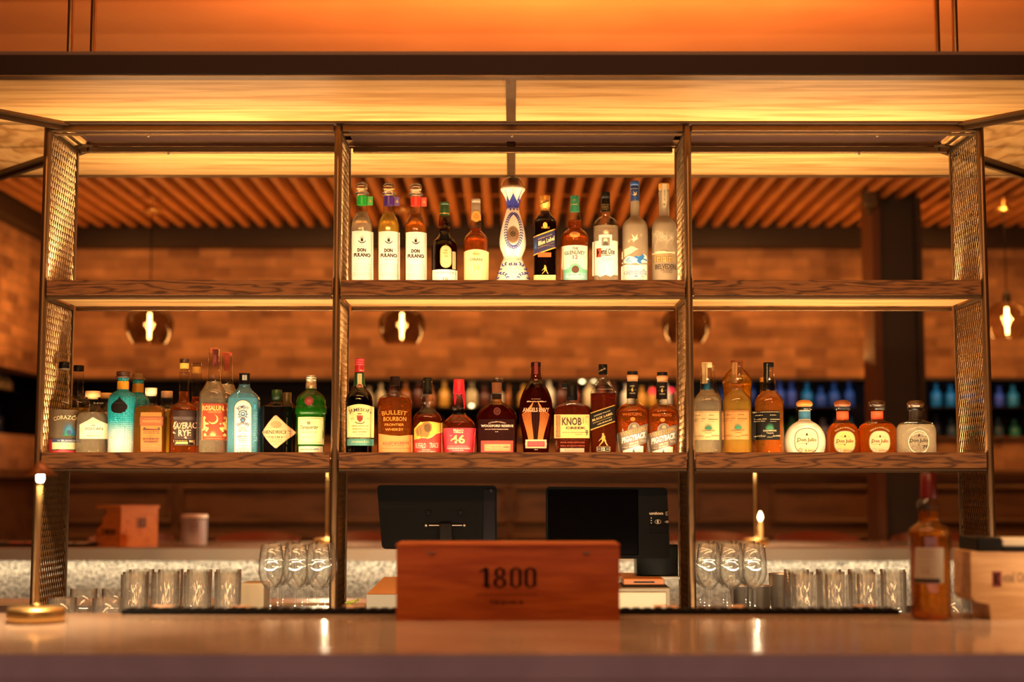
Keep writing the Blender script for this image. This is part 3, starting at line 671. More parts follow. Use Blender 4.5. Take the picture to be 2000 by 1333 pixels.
def ink(h):
    # printed paper and ink never reach full white
    k = ('ink', h)
    if k not in MATS:
        c = hexc(h); g = lambda v: max(0, min(1, 1.055*(v*.62)**(1/2.4)-.055))
        MATS[k] = flat('#%02x%02x%02x' % tuple(int(round(g(x)*255)) for x in c[:3]), .5)
    return MATS[k]
class Draw:
    """draws in photograph coordinates (through a zoom frame) on the front of a surface; front(x, z) -> depth"""
    def __init__(s, zf, Y, front, step=.004):
        s.ox, s.oy, s.k = zf; s.Y = Y; s.front = front; s.mb = MB(); s.layer = 0; s.step = step
    def w(s, x, y):
        p = P(s.ox+x/s.k, s.oy+y/s.k, s.Y); return (p.x, p.z)
    def emit(s, vs, fs, mat, cut=True, lift=None):
        """vs in zoom coordinates"""
        if isinstance(mat, str): mat = ink(mat)
        s.layer += 1
        e = .0003+.00012*s.layer if lift is None else lift
        W = [s.w(x, y) for x, y in vs]
        bm = bmesh.new(); V = [bm.verts.new((x, 0, z)) for x, z in W]
        for f in fs:
            try: bm.faces.new([V[i] for i in f])
            except ValueError: pass
        if cut and W:
            x0, x1 = min(p[0] for p in W), max(p[0] for p in W)
            n = int((x1-x0)/s.step)
            for i in range(1, n+1):
                bmesh.ops.bisect_plane(bm, geom=bm.verts[:]+bm.edges[:]+bm.faces[:], plane_co=(x0+(x1-x0)*i/(n+1), 0, 0), plane_no=(1, 0, 0))
            z0, z1 = min(p[1] for p in W), max(p[1] for p in W); n = int((z1-z0)/(s.step*2.5))
            for i in range(1, n+1):
                bmesh.ops.bisect_plane(bm, geom=bm.verts[:]+bm.edges[:]+bm.faces[:], plane_co=(0, 0, z0+(z1-z0)*i/(n+1)), plane_no=(0, 0, 1))
        for v in bm.verts: v.co.y = s.front(v.co.x, v.co.z)-e
        bmesh.ops.recalc_face_normals(bm, faces=bm.faces)
        for f in bm.faces:
            f.normal_update()
            if f.normal.y > 0: f.normal_flip()
        s.mb.bm(bm, mat)
    def poly(s, pts, mat, cut=True): s.emit(pts, [tuple(range(len(pts)))], mat, cut)
    def rect(s, x0, y0, x1, y1, mat): s.poly([(x0, y0), (x1, y0), (x1, y1), (x0, y1)], mat)
    def ell(s, cx, cy, rx, ry, mat, n=28): s.poly([(cx+rx*math.cos(2*PI*i/n), cy+ry*math.sin(2*PI*i/n)) for i in range(n)], mat)
    def rrect(s, x0, y0, x1, y1, r, mat):
        p = []
        for cx, cy, a in ((x1-r, y1-r, 0), (x0+r, y1-r, 90), (x0+r, y0+r, 180), (x1-r, y0+r, 270)):
            p += [(cx+r*math.cos(math.radians(a+d)), cy+r*math.sin(math.radians(a+d))) for d in (0, 22, 45, 68, 90)]
        s.poly(p, mat)
    def lines(s, polys, wd, mat):
        """several polylines in one layer"""
        vs = []; fs = []
        for pts in polys:
            for (x0, y0), (x1, y1) in zip(pts, pts[1:]):
                L = math.hypot(x1-x0, y1-y0) or 1; nx, ny = -(y1-y0)/L*wd/2, (x1-x0)/L*wd/2; n = len(vs)
                vs += [(x0+nx, y0+ny), (x1+nx, y1+ny), (x1-nx, y1-ny), (x0-nx, y0-ny)]; fs.append((n, n+1, n+2, n+3))
        s.emit(vs, fs, mat, cut=False)
    def frame(s, x0, y0, x1, y1, wd, mat): s.lines([[(x0, y0), (x1, y0), (x1, y1), (x0, y1), (x0, y0)]], wd, mat)
    def shapes(s, polys, mat, cut=False):
        vs = []; fs = []
        for p in polys: fs.append(tuple(range(len(vs), len(vs)+len(p)))); vs += p
        s.emit(vs, fs, mat, cut)
    def fine(s, x0, x1, ys, mat, wd=3):
        """rows of print too small to read"""
        rnd = random.Random(int(x0*7+ys[0])); P_ = []
        for y in ys:
            x = x0+rnd.uniform(0, 6)
            while x < x1:
                l = rnd.uniform(6, 22); P_.append([(x, y), (min(x+l, x1), y)]); x += l+rnd.uniform(3, 7)
        s.lines(P_, wd, mat)
    def text(s, st, cx, cy, wd, ht, mat, bold=0.0, serif=False, shear=0.0, rot=0.0, arc=0.0, space=1.0, slope=0.0):
        """centre, width and height in zoom units; arc > 0: circle radius, text bowing upward; slope: y per x"""
        vs, fs, (x0, y0, x1, y1) = text_mesh(st, bold, serif, shear, space)
        sx = wd/(x1-x0); sy = ht/(y1-y0); out = []
        for x, y in vs:
            X = (x-(x0+x1)/2)*sx; Y = (y-(y0+y1)/2)*sy
            if arc:
                R = abs(arc); a = X/R
                if arc > 0: X, Y = (R+Y)*math.sin(a), (R+Y)*math.cos(a)-R
                else: X, Y = (R-Y)*math.sin(a), R-(R-Y)*math.cos(a)
            if rot: X, Y = X*math.cos(rot)-Y*math.sin(rot), X*math.sin(rot)+Y*math.cos(rot)
            out.append((cx+X, cy-Y+X*slope))
        s.emit(out, fs, mat, cut=False)
    # ---- small emblems
    def agave(s, cx, cy, w, h, mat, n=11, fan=150, base=True):
        L = []
        for i in range(n):
            a = math.radians(90-fan/2+fan*i/(n-1)); l = 1-.25*abs(i-(n-1)/2)/((n-1)/2)
            tx, ty = cx+math.cos(a)*w/2*1.05*l, cy+h*.35-math.sin(a)*h*.9*l; bw = w*.045
            bx, by = cx+math.cos(a)*w*.08, cy+h*.35
            L.append([(bx-bw*math.sin(a), by-bw*math.cos(a)), (tx, ty), (bx+bw*math.sin(a), by+bw*math.cos(a))])
        s.shapes(L, mat)
        if base: s.lines([[(cx-w*.42, cy+h*.30), (cx-w*.3, cy+h*.45), (cx, cy+h*.52), (cx+w*.3, cy+h*.45), (cx+w*.42, cy+h*.30)]], h*.07, mat)
    def script(s, cx, cy, w, h, mat, wd=3, seed=1, n=9, slope=0):
        rnd = random.Random(seed); pts = []
        for i in range(n*4+1):
            t = i/(n*4); a = (.25+.75*rnd.random()) if i % 2 else -.3*rnd.random()
            pts.append((cx-w/2+w*t+(3 if i % 2 else -2), cy-h*.5*a+slope*(t-.5)*w))
        s.lines([pts], wd, mat)
    def walker(s, cx, cy, h, mat):
        u = h/100.0
        o = [(-8,-50),(0,-52),(2,-46),(7,-47),(8,-44),(2,-42),(3,-37),(12,-30),(15,-18),(13,-8),(20,6),(24,26),(34,44),(40,46),(34,50),(26,48),(16,30),(8,12),(2,10),(-6,24),(-22,38),(-28,50),(-38,48),(-34,44),(-28,36),(-14,18),(-10,4),(-14,-2),(-26,2),(-36,14),(-38,12),(-28,-4),(-18,-10),(-12,-28),(-8,-36),(-8,-42),(-14,-43)]
        s.poly([(cx+x*u, cy+y*u) for x, y in o], mat, False)
    def leafpath(s, pts, l, w, mat, both=True):
        """leaves in pairs along a polyline"""
        L = []
        for i in range(len(pts)-1):
            (x0, y0), (x1, y1) = pts[i], pts[i+1]; a = math.atan2(y1-y0, x1-x0)
            for sg in ((1, -1) if both else (1,)):
                b = a+sg*.75; c, d = math.cos(b), math.sin(b); q = []
                for k in range(8):
                    t = 2*PI*k/8; px_, py_ = l*.5+l*.5*math.cos(t), w*.5*math.sin(t)
                    q.append((x0+c*px_-d*py_, y0+d*px_+c*py_))
                L.append(q)
        s.shapes(L, mat)

# ================================================================== bottles
ZA = (660, 330, 4.938); ZBf = (960, 330, 4.9375); ZCf = (60, 660, 4.9375); ZD = (320, 660, 4.938)
ZE = (650, 680, 5.333); ZF = (1000, 680, 5.331); ZG = (1340, 680, 5.333); ZH = (1600, 680, 5.333)
def smooth_prof(p, sub=4):
    """p [(r, z)] from the base up; a repeated point keeps a corner sharp"""
    out = []
    for i in range(len(p)-1):
        a, b = p[i], p[i+1]
        if a == b: continue
        pa = p[i-1] if i > 0 and p[i-1] != a else a; pb = p[i+2] if i+2 < len(p) and p[i+2] != b else b
        for k in range(sub):
            t = k/sub; q = []
            for j in (0, 1):
                m0 = (b[j]-pa[j])*.5; m1 = (pb[j]-a[j])*.5
                if j == 1: m0 = m1 = b[1]-a[1]
                q.append((2*t**3-3*t*t+1)*a[j]+(t**3-2*t*t+t)*m0+(-2*t**3+3*t*t)*b[j]+(t**3-t*t)*m1)
            out.append((max(q[0], .0006), q[1]))
    out.append(p[-1]); return out

def bottle(name, lab, grp, zf, cx, yc, shelf, prof, glass, liq=None, fill=None, shape='round', depth=None, caps=(), art=None, ripple=0, nr=0, artname='label', lip=None, arts=()):
    """prof, caps: lists of (zoom y, zoom half width) from the top of the piece down; the body runs on to the shelf"""
    ox, oy, k = zf; px = ox+cx/k
    X = PX(px, oy, yc); sc = abs(PX(px+1, 700, yc)-PX(px, 700, yc))/k
    def zz(y): return PZ(oy+y/k, yc)
    t = thing(name, lab, 'bottle', (X, yc, shelf), grp)
    rm = max(r for y, r in prof)*sc
    base = prof[-1][1]*sc
    pr = [(base*.90, shelf), (base*.985, shelf+.0018), (base, shelf+.006), (base, shelf+.006)]+[(r*sc, zz(y)) for y, r in prof[::-1]]
    pr = smooth_prof(pr)
    D = depth*rm if depth else rm; ex = {'round': 2.0, 'oval': 2.2, 'square': 7.0}[shape]
    def sec(r):
        d = min(r, D)
        if shape == 'round' and not depth: return (r, 2)
        f = max(0, min(1, (r/rm-.45)/.5)); return (d, 2+(ex-2)*f*f*(3-2*f))
    seg = 64 if shape == 'square' else 44
    mb = MB(); mb.lathe([(r, z) for r, z in pr], (X, yc, 0), glass, seg, sec, capt=False, ripple=ripple, nr=nr)
    mb.build('glass_body', t)
    if liq:
        zf_ = zz(fill); w_ = .0016
        lp = [(max(r-w_, .001), max(z, shelf+.004)) for r, z in pr if z < zf_]
        # radius at the fill line
        for (r0, z0), (r1, z1) in zip(pr, pr[1:]):
            if z0 <= zf_ < z1: lp.append((max(.001, r0+(r1-r0)*(zf_-z0)/(z1-z0)-w_), zf_))
        lp = lp[1:]
        mb = MB(); mb.lathe(lp, (X, yc, 0), liq, seg, sec, capb=True, capt=True, ripple=ripple, nr=nr); mb.build('liquid', t)
    for c in caps:
        nm, cp, cm = c[:3]; sm = c[3] if len(c) > 3 else 0
        q = [(r*sc, zz(y)) for y, r in cp[::-1]]
        if sm: q = smooth_prof(q)
        mb = MB(); mb.lathe(q, (X, yc, 0), cm if not isinstance(cm, str) else flat(cm, .35), 28, capb=True, capt=True); mb.build(nm, t)
    prs = pr
    def radius(z):
        if z <= prs[0][1]: return prs[0][0]
        for (r0, z0), (r1, z1) in zip(prs, prs[1:]):
            if z0 <= z <= z1: return r0+(r1-r0)*((z-z0)/(z1-z0) if z1 > z0 else 0)
        return prs[-1][0]
    def front(x, z):
        r = radius(z); d, e = sec(r); q = min(.985, abs(x-X)/max(r, 1e-5)); return yc-d*(1-q**e)**(1/e)
    for (nm, fn) in ((('label', art),) if art else ())+tuple(arts):
        if nm != 'label': nm_ = nm
        if nm == 'neck_label':
            # lies on the cap: use the cap's own outer radius
            rr = max(r for c in caps for y, r in c[1])*sc
            def nf(x, z, rr=rr):
                r = max(radius(z), 0); q = min(.985, abs(x-X)/max(rr, 1e-5)); return yc-rr*math.sqrt(1-q*q)-.0002
            d = Draw(zf, yc-rr, nf)
        else:
            dep = sec(rm)[0]; d = Draw(zf, yc-dep, front)
        fn(d)
        d.mb.build(nm, t)
    return t
GU = 'bottles on the upper middle shelf'; GL = 'bottles on the lower left shelf'; GM = 'bottles on the lower middle shelf'; GR = 'bottles on the lower right shelf'
INK = '#221a14'; CREAM = '#efe3c8'; WHITE = '#f4f0e6'; GOLDI = flat('#c79a45', .35, .6)

# ---------------------------------------------------------------- upper middle shelf
def fulano(n, dx, dy, band, word, q, lab):
    cx = 235+dx
    def art(d):
        x = dx; y = dy
        d.rect(132+x, 597+y, 333+x, 1100, '#f3eee2')
        d.agave(232+x, 672+y, 84, 72, INK, 13, 170); d.lines([[(200+x, 690+y), (215+x, 712+y), (250+x, 712+y), (266+x, 690+y)], [(205+x, 702+y), (232+x, 718+y), (260+x, 702+y)]], 5, INK)
        d.text('TEQUILA', 230+x, 748+y, 56, 8, INK); d.text('DON', 230+x, 783+y, 84, 36, '#2a160c', .06, True); d.text('FULANO', 231+x, 830+y, 158, 38, '#2a160c', .055, True)
        d.text(word, 230+x, 869+y, 70 if len(word) > 5 else 50, 9, INK)
        d.lines([[(140+x, 906+y), (325+x, 906+y)], [(150+x, 944+y), (315+x, 944+y)]], 2, '#a89a80'); d.fine(145+x, 320+x, (916+y, 935+y, 954+y, 974+y, 998+y, 1014+y, 1030+y), '#6d5f4c', 3)
    def tab(d):
        pass
    t = bottle('tequila_bottle', lab, GU, ZA, cx, 4.54, ZSU, [(345+dy, 50), (400+dy, 52), (430+dy, 57), (480+dy, 84), (530+dy, 101), (580+dy, 106), (1000, 107)],
        G_CLEAR, q, 425+dy, caps=[('stopper', [(125+dy, 4), (132+dy, 28), (150+dy, 50), (175+dy, 60), (200+dy, 50), (215+dy, 44), (228+dy, 62), (238+dy, 72), (250+dy, 62), (262+dy, 50)], M_SOLID, 1),
        ('neck_band', [(265+dy, 51), (349+dy, 51)], band)], art=art)
    # the ribbon's loose tab
    p = P(ZA[0]+(cx+50)/ZA[2], ZA[1]+(265+dy)/ZA[2], 4.532); q_ = P(ZA[0]+(cx+102)/ZA[2], ZA[1]+(352+dy)/ZA[2], 4.532)
    mb = MB(); mb.bbox((p.x, 4.531, q_.z), (q_.x, 4.5325, p.z), flat(band, .35), .0006, 1)
    d = Draw(ZA, 4.531, lambda x, z: 4.531); d.agave(cx+78, 305+dy, 34, 34, flat('#c8a04a', .4), 9, 170)
    o = mb; o.add(d.mb.v, d.mb.f, flat('#c8a04a', .4)); o.build('band_tab', t)
fulano(0, 0, 0, '#0f8a2c', 'BLANCO', Q_CLEAR, 'clear tequila bottle with green neck band and glass ball stopper')
fulano(1, 258, 4, '#3a1a6a', 'REPOSADO', Q_GOLD, 'pale gold tequila bottle with purple neck band and ball stopper')
fulano(2, 519, 10, '#b82a1e', 'AÑEJO', Q_AMBER, 'amber tequila bottle with red neck band and ball stopper')

def a_laga(d):
    d.rrect(985, 738, 1096, 956, 54, GOLDI); d.rrect(991, 744, 1090, 950, 49, '#9db58c')
    for i, (x, y, w, h) in enumerate(((1040, 790, 30, 30), (1035, 815, 40, 26), (1045, 845, 34, 22))): d.script(x, y, w, h, '#b98a3c', 5, i, 3)
    d.text('1816', 1040, 905, 32, 10, '#c05a30')
def a_laga3(d):
    d.rect(1102, 792, 1134, 962, '#b9a27c'); d.fine(1108, 1128, (805, 820, 835, 850, 870, 890, 910, 930, 945), '#5b3c22', 3)
def a_laga2(d):
    d.rect(906, 970, 1149, 1100, '#f6f2e8'); d.text('LAGAVULIN', 1034, 999, 205, 22, '#3a3128', 0, True); d.text('16', 1036, 1060, 54, 34, '#b98a2c', .03, True)
bottle('whisky_bottle', 'dark scotch bottle with green cap and green oval label above a white label', GU, ZA, 1030, 4.54, ZSU,
    [(455, 50), (490, 54), (540, 56), (565, 52), (565, 55), (610, 55), (618, 50), (650, 62), (700, 108), (735, 122), (760, 124), (1000, 124)], G_BROWN, Q_BLACK, 600,
    caps=[('cap', [(325, 43), (332, 45), (352, 45), (352, 43), (356, 46), (432, 48), (455, 50)], '#123a1c'), ('cap_ring', [(432, 50), (440, 50)], GOLDI)], art=a_laga, arts=[('side_label', a_laga3), ('base_label', a_laga2)])
def a_oban(d):
    d.poly([(1212, 790)]+[(1212+241*i/12, 790-14*math.sin(PI*i/12)) for i in range(1, 12)]+[(1453, 790), (1450, 1100), (1214, 1100)], '#efdda0')
    d.lines([[(1262, 790), (1262, 1080)], [(1402, 790), (1402, 1080)]], 2, '#c9ae70'); d.ell(1333, 822, 36, 26, '#d8be84'); d.script(1333, 825, 60, 40, '#a88a50', 4, 5, 4); d.lines([[(1290, 850), (1376, 850)]], 3, '#a88a50')
    d.text('OBAN', 1333, 874, 120, 26, '#3a2a12', .02, True); d.text('14', 1335, 952, 54, 58, '#d9b95c', .02, True)
    d.fine(1280, 1390, (905, 1000, 1020, 1040), '#b39a60', 2)
def n_oban(d):
    d.ell(1334, 458, 46, 55, '#c08a34'); d.ell(1334, 458, 30, 36, '#dba957'); d.fine(1314, 1356, (450, 462, 474), '#7a4a18', 3); d.rect(1288, 440, 1380, 494, '#c99a48')
    d.ell(1334, 458, 40, 50, '#d09b40'); d.ell(1334, 458, 26, 32, '#b57c2c')
bottle('whisky_bottle', 'amber scotch bottle with grey foil top, gold neck seal and cream label', GU, ZA, 1333, 4.54, ZSU,
    [(400, 43), (490, 47), (570, 54), (578, 56), (590, 54), (602, 56), (625, 80), (660, 108), (700, 119), (730, 120), (1000, 120)], G_CLEAR, Q_RYE, 580,
    caps=[('foil_cap', [(292, 42), (296, 44), (330, 44), (330, 42), (334, 44), (408, 45), (492, 49)], '#7c6a58')], art=a_oban, arts=[('neck_label', n_oban)])

# painted ceramic decanter
BL = '#1d2a9a'
def a_clase(d):
    d.shapes([[(150+i*16.5-9, 375), (150+i*16.5, 362 if i % 2 else 385), (150+i*16.5+9, 375), (150+i*16.5, 340)] for i in range(7)], BL)
    d.poly([(128, 250), (145, 300), (148, 232), (172, 290), (210, 220), (245, 290), (270, 232), (278, 300), (288, 250), (270, 310), (262, 355), (150, 355), (142, 310)], BL, True)
    d.lines([[(150, 236), (130, 190)], [(212, 222), (212, 182)], [(270, 236), (292, 190)]], 3, BL)
    L = [(212+ (95+10*0)*math.sin(PI*t)*(0.55+.45*t), 410+350*t**1.0) for t in [i/20 for i in range(21)]]
    tear = [(212+s*108*math.sin(math.pi*(t**.8))*(.35+.75*t) , 415+335*(1-math.cos(math.pi*t))/2) for s in (1,) for t in [i/19 for i in range(20)]]
    tear2 = [(424-x, y) for x, y in tear]
    d.leafpath(tear, 25, 11, BL); d.leafpath(tear2, 25, 11, BL)
    for sg in (1, -1):
        arc = [(207+sg*x, y) for x, y in ((150, 1050), (140, 1000), (128, 960), (105, 925), (80, 905), (62, 908))]
        d.leafpath(arc, 26, 12, BL)
        arc = [(207+sg*x, y) for x, y in ((125, 1000), (100, 1000), (75, 1012), (55, 1035), (48, 1070))]
        d.leafpath(arc, 24, 11, BL)
        d.leafpath([(207+sg*x, y) for x, y in ((40, 918), (22, 914), (6, 912))], 22, 10, BL)
def a_clase2(d):
    d.ell(207, 628, 62, 84, '#9a7a5a'); d.ell(207, 628, 52, 72, '#7d5f44')
    d.shapes([[(207+math.cos(a)*14-math.sin(a)*7, 622+math.sin(a)*14+math.cos(a)*7), (207+math.cos(a)*36, 622+math.sin(a)*36), (207+math.cos(a)*14+math.sin(a)*7, 622+math.sin(a)*14-math.cos(a)*7)] for a in [2*PI*i/8 for i in range(8)]], '#24170e')
    d.ell(207, 622, 8, 8, '#24170e')
CER = flat('#c4bbae', .18, coat=.6)
bottle('decanter_bottle', 'tall white ceramic decanter painted with blue leaves under a clear dome', GU, ZBf, 205, 4.54, ZSU,
    [(192, 120), (205, 120), (240, 98), (290, 74), (340, 60), (370, 57), (400, 64), (500, 92), (600, 117), (700, 130), (770, 122), (830, 98), (862, 91), (900, 108), (960, 128), (1020, 146), (1080, 160)],
    CER, None, None, caps=[('dome_stopper', [(75, 6), (82, 40), (100, 76), (130, 104), (165, 118), (190, 120)], G_CLEAR, 1), ('stopper_disc', [(172, 84), (184, 112), (192, 119)], CER)], arts=[('painted_pattern', a_clase), ('medallion', a_clase2)])

def a_jwblue(d):
    d.ell(517, 545, 22, 30, GOLDI); d.fine(480, 560, (562, 572), GOLDI, 4)
    d.poly([(404, 652), (624, 572), (624, 762), (404, 838)], GOLDI); d.poly([(404, 664), (624, 584), (624, 750), (404, 826)], '#191c52')
    s = -.36
    d.text('JOHNNIE WALKER', 516, 658, 135, 13, '#d9c48a', 0, True, slope=s); d.text('Blue Label', 530, 694, 158, 42, '#e8d7a0', .03, True, slope=s)
    d.fine(455, 600, (742,), '#b89a50', 2); d.text('BLENDED SCOTCH WHISKY', 528, 736, 160, 9, '#b89a50', slope=s)
    d.agave(425, 730, 46, 110, '#3f7ac0', 9, 200, False)
    d.rect(447, 808, 575, 852, '#c4561c')
    d.walker(518, 972, 84, GOLDI)
    d.rect(407, 1024, 620, 1100, '#e6cf86'); d.lines([[(407, 1040), (620, 1040)]], 2, '#b08a30')
bottle('whisky_bottle', 'square scotch bottle with gold cap and slanted dark blue label', GU, ZBf, 514, 4.54, ZSU,
    [(395, 46), (412, 46), (440, 60), (480, 84), (510, 104), (530, 109), (560, 109), (560, 109), (1000, 109)], G_SMOKE, Q_BLACK, 470, shape='square', depth=.92,
    caps=[('cap', [(262, 50), (266, 52), (368, 52), (368, 46), (410, 47)], flat('#b07a30', .35, .6))], art=a_jwblue,
    arts=[('neck_label', lambda d: d.script(513, 325, 80, 40, '#6a4012', 4, 3, 6, -.4))])

def a_glen(d):
    d.ell(803, 632, 52, 32, '#d98a3a'); d.ell(803, 632, 40, 24, '#e9a65a'); d.fine(780, 828, (628, 638), '#a05a20', 3)
    d.poly([(672, 736), (932, 736), (930, 1100), (672, 1100)], '#c4632a'); d.poly([(676, 736), (928, 736), (928, 968), (880, 962), (850, 925), (808, 912), (766, 925), (736, 962), (692, 968), (676, 940)], '#f4ead2')
    d.lines([[(690, 750), (915, 750)], [(760, 738), (856, 738)]], 4, '#6c7a70')
    d.text('THE', 808, 768, 60, 25, '#2a2622', .03, True); d.text('GLENLIVET', 804, 806, 198, 36, '#2a2622', .03, True, arc=900); d.text('12', 806, 850, 52, 38, '#a8301c', .03, True)
    d.fine(700, 770, (838, 850, 862, 872), '#c9a36a', 2); d.fine(846, 912, (838, 850, 862, 872), '#c9a36a', 2)
    d.text('SINGLE MALT', 808, 893, 100, 9, '#4a3a2a'); d.text('SCOTCH WHISKY', 808, 909, 128, 9, '#4a3a2a')
    d.poly([(692, 966), (736, 960), (770, 928), (808, 918), (846, 928), (880, 960), (926, 966), (926, 1100), (692, 1100)], '#5fae95'); d.rect(700, 1000, 922, 1100, '#7fb6c0')
    d.ell(809, 970, 36, 36, '#4a2010'); d.text('DOUBLE OAK', 808, 1020, 118, 11, '#2f5a4a'); d.script(806, 1042, 170, 34, '#f2f6ee', 4, 8, 9)
def n_glen(d): d.text('18', 797, 300, 20, 14, '#c9b060'); d.script(797, 345, 60, 24, '#c9b060', 3, 4, 4)
bottle('whisky_bottle', 'amber scotch bottle with teal cap and cream and turquoise label', GU, ZBf, 801, 4.54, ZSU,
    [(410, 50), (430, 52), (495, 62), (505, 66), (560, 66), (585, 70), (600, 96), (640, 126), (690, 135), (730, 135), (1000, 130)], G_CLEAR, Q_RYE, 500,
    caps=[('cap', [(262, 38), (267, 42), (340, 42), (345, 44), (375, 44), (380, 46), (412, 49)], '#1f7a5c')], art=a_glen, arts=[('neck_label', n_glen)])

def a_ketel(d):
    d.poly([(978, 690), (1036, 690), (1036, 634), (1163, 634), (1163, 690), (1222, 690), (1222, 1020), (1180, 1020), (1150, 1040), (1100, 1022), (1050, 1040), (1020, 1020), (978, 1020)], '#f4efe2')
    d.lines([[(1036, 692), (1036, 636), (1163, 636), (1163, 692)]], 2, '#b8a888'); d.rect(1062, 662, 1141, 741, '#8d8678'); d.ell(1100, 690, 20, 22, '#d8d0bf'); d.poly([(1075, 740), (1082, 705), (1100, 698), (1118, 705), (1128, 740)], '#5a5348')
    d.rect(1013, 762, 1058, 850, '#d6482c'); d.text('K', 1036, 806, 40, 72, '#1d1713', .05, True); d.text('etel One', 1124, 796, 132, 56, '#1d1713', .02, True); d.text('VODKA', 1108, 835, 84, 16, '#1d1713', .02, True)
    d.text('FAMILY MADE', 1103, 872, 122, 9, '#6a6052'); d.fine(1060, 1150, (902,), '#a89a80', 2); d.lines([[(1060, 766), (1160, 766)]], 2, '#b8a888')
    d.fine(985, 1005, (720, 740, 760), '#c8b898', 3)
def n_ketel(d): d.text('KETEL ONE', 1095, 345, 74, 12, '#a88a4a', 0, True); d.fine(1060, 1132, (362, 374, 388), '#a88a4a', 4); d.lines([[(1050, 402), (1142, 402)]], 4, '#a88a4a')
bottle('vodka_bottle', 'clear vodka bottle with black cap and tall white label with red initial', GU, ZBf, 1099, 4.54, ZSU,
    [(408, 44), (412, 48), (460, 48), (468, 58), (495, 96), (530, 119), (560, 124), (570, 121), (600, 124), (1000, 125)], G_CLEAR, Q_CLEAR, 560,
    caps=[('cap', [(228, 40), (233, 43), (290, 43), (290, 41), (294, 44), (410, 46)], '#0e0b0a')], art=a_ketel, arts=[('neck_label', n_ketel)])

FROST = flat('#cdbb98', .42); FROSTM = None
def frostmat():
    m, nt, N, L, b = newmat('frosted_glass'); b.inputs['Base Color'].default_value = (.34, .27, .18, 1); b.inputs['Roughness'].default_value = .5
    b.inputs['Transmission Weight'].default_value = .45; b.inputs['IOR'].default_value = 1.3
    n = N.new('ShaderNodeTexNoise'); n.inputs['Scale'].default_value = 300; bp = N.new('ShaderNodeBump'); bp.inputs['Strength'].default_value = .1; L.new(n.outputs[0], bp.inputs['Height']); L.new(bp.outputs[0], b.inputs['Normal']); return m
FROSTM = frostmat()
def goose(d, cx, cy, w, mat, fl=1):
    u = w/100*fl; v = w/100
    pts = [(-50, 20), (-30, 8), (-14, 10), (-22, -18), (-34, -46), (-8, -22), (4, -2), (18, -26), (34, -48), (30, -14), (22, 6), (48, 4), (20, 20), (0, 34), (-16, 46), (-12, 28), (-30, 20)]
    d.poly([(cx+x*u, cy+y*v) for x, y in pts], mat, False)
def a_goose(d):
    goose(d, 1380, 665, 92, '#f2e4c4'); goose(d, 1327, 690, 36, '#f2e4c4'); goose(d, 1443, 636, 40, '#f2e4c4')
    d.poly([(1265, 790), (1290, 765), (1318, 760), (1345, 742), (1372, 752), (1395, 765), (1420, 772), (1380, 790), (1345, 815), (1300, 835), (1262, 860)], '#eee0c2')
    d.poly([(1262, 900), (1290, 862), (1318, 834), (1345, 842), (1370, 850), (1400, 838), (1430, 845), (1465, 818), (1505, 835), (1505, 905), (1470, 900), (1430, 922), (1390, 905), (1340, 918), (1300, 905)], '#e9efef')
    d.poly([(1370, 852), (1400, 838), (1418, 846), (1440, 838), (1462, 820), (1480, 838), (1468, 860), (1505, 870), (1500, 885), (1460, 872), (1440, 890), (1455, 912), (1425, 915), (1400, 890), (1410, 870)], '#2470b8')
    d.poly([(1290, 880), (1318, 850), (1345, 845), (1330, 868), (1350, 880), (1365, 905), (1335, 895), (1318, 905)], '#78a8d0')
    d.lines([[(1300, 800), (1345, 760), (1360, 790)], [(1285, 820), (1310, 800)]], 3, '#cdb890')
    d.poly([(1258, 1100), (1258, 930), (1300, 918), (1400, 930), (1505, 915), (1508, 1100)], '#efe9dc')
    d.text('GREY GO', 1355, 1000, 142, 38, '#1d3d86', .01, True); d.text('O', 1448, 1001, 34, 38, '#1d3d86', .01); d.text('SE', 1486, 1001, 34, 38, '#1d3d86', .01, True)
    d.lines([[(1462, 985), (1470, 965), (1476, 982)]], 5, '#1d3d86'); d.rect(1378, 1032, 1410, 1041, '#1d3d86'); d.rect(1410, 1032, 1442, 1041, '#f4f0e6'); d.rect(1442, 1032, 1474, 1041, '#d8963a')
    d.text('VODKA', 1418, 1072, 104, 20, '#1d3d86')
def n_goose(d):
    goose(d, 1384, 240, 56, '#d8c49a'); goose(d, 1352, 238, 12, '#d8c49a'); d.lines([[(1336, 172), (1422, 172)]], 5, '#a03038'); d.fine(1340, 1420, (190, 306), '#d8c49a', 4)
bottle('vodka_bottle', 'frosted vodka bottle with blue cap, white birds and snowy mountains', GU, ZBf, 1380, 4.54, ZSU,
    [(318, 44), (440, 46), (465, 48), (485, 70), (510, 100), (550, 120), (600, 124), (1000, 126)], FROSTM, None, None,
    caps=[('cap', [(122, 38), (128, 43), (165, 43), (165, 41), (168, 44), (325, 44)], '#123c7c')], art=a_goose, arts=[('neck_label', n_goose)])
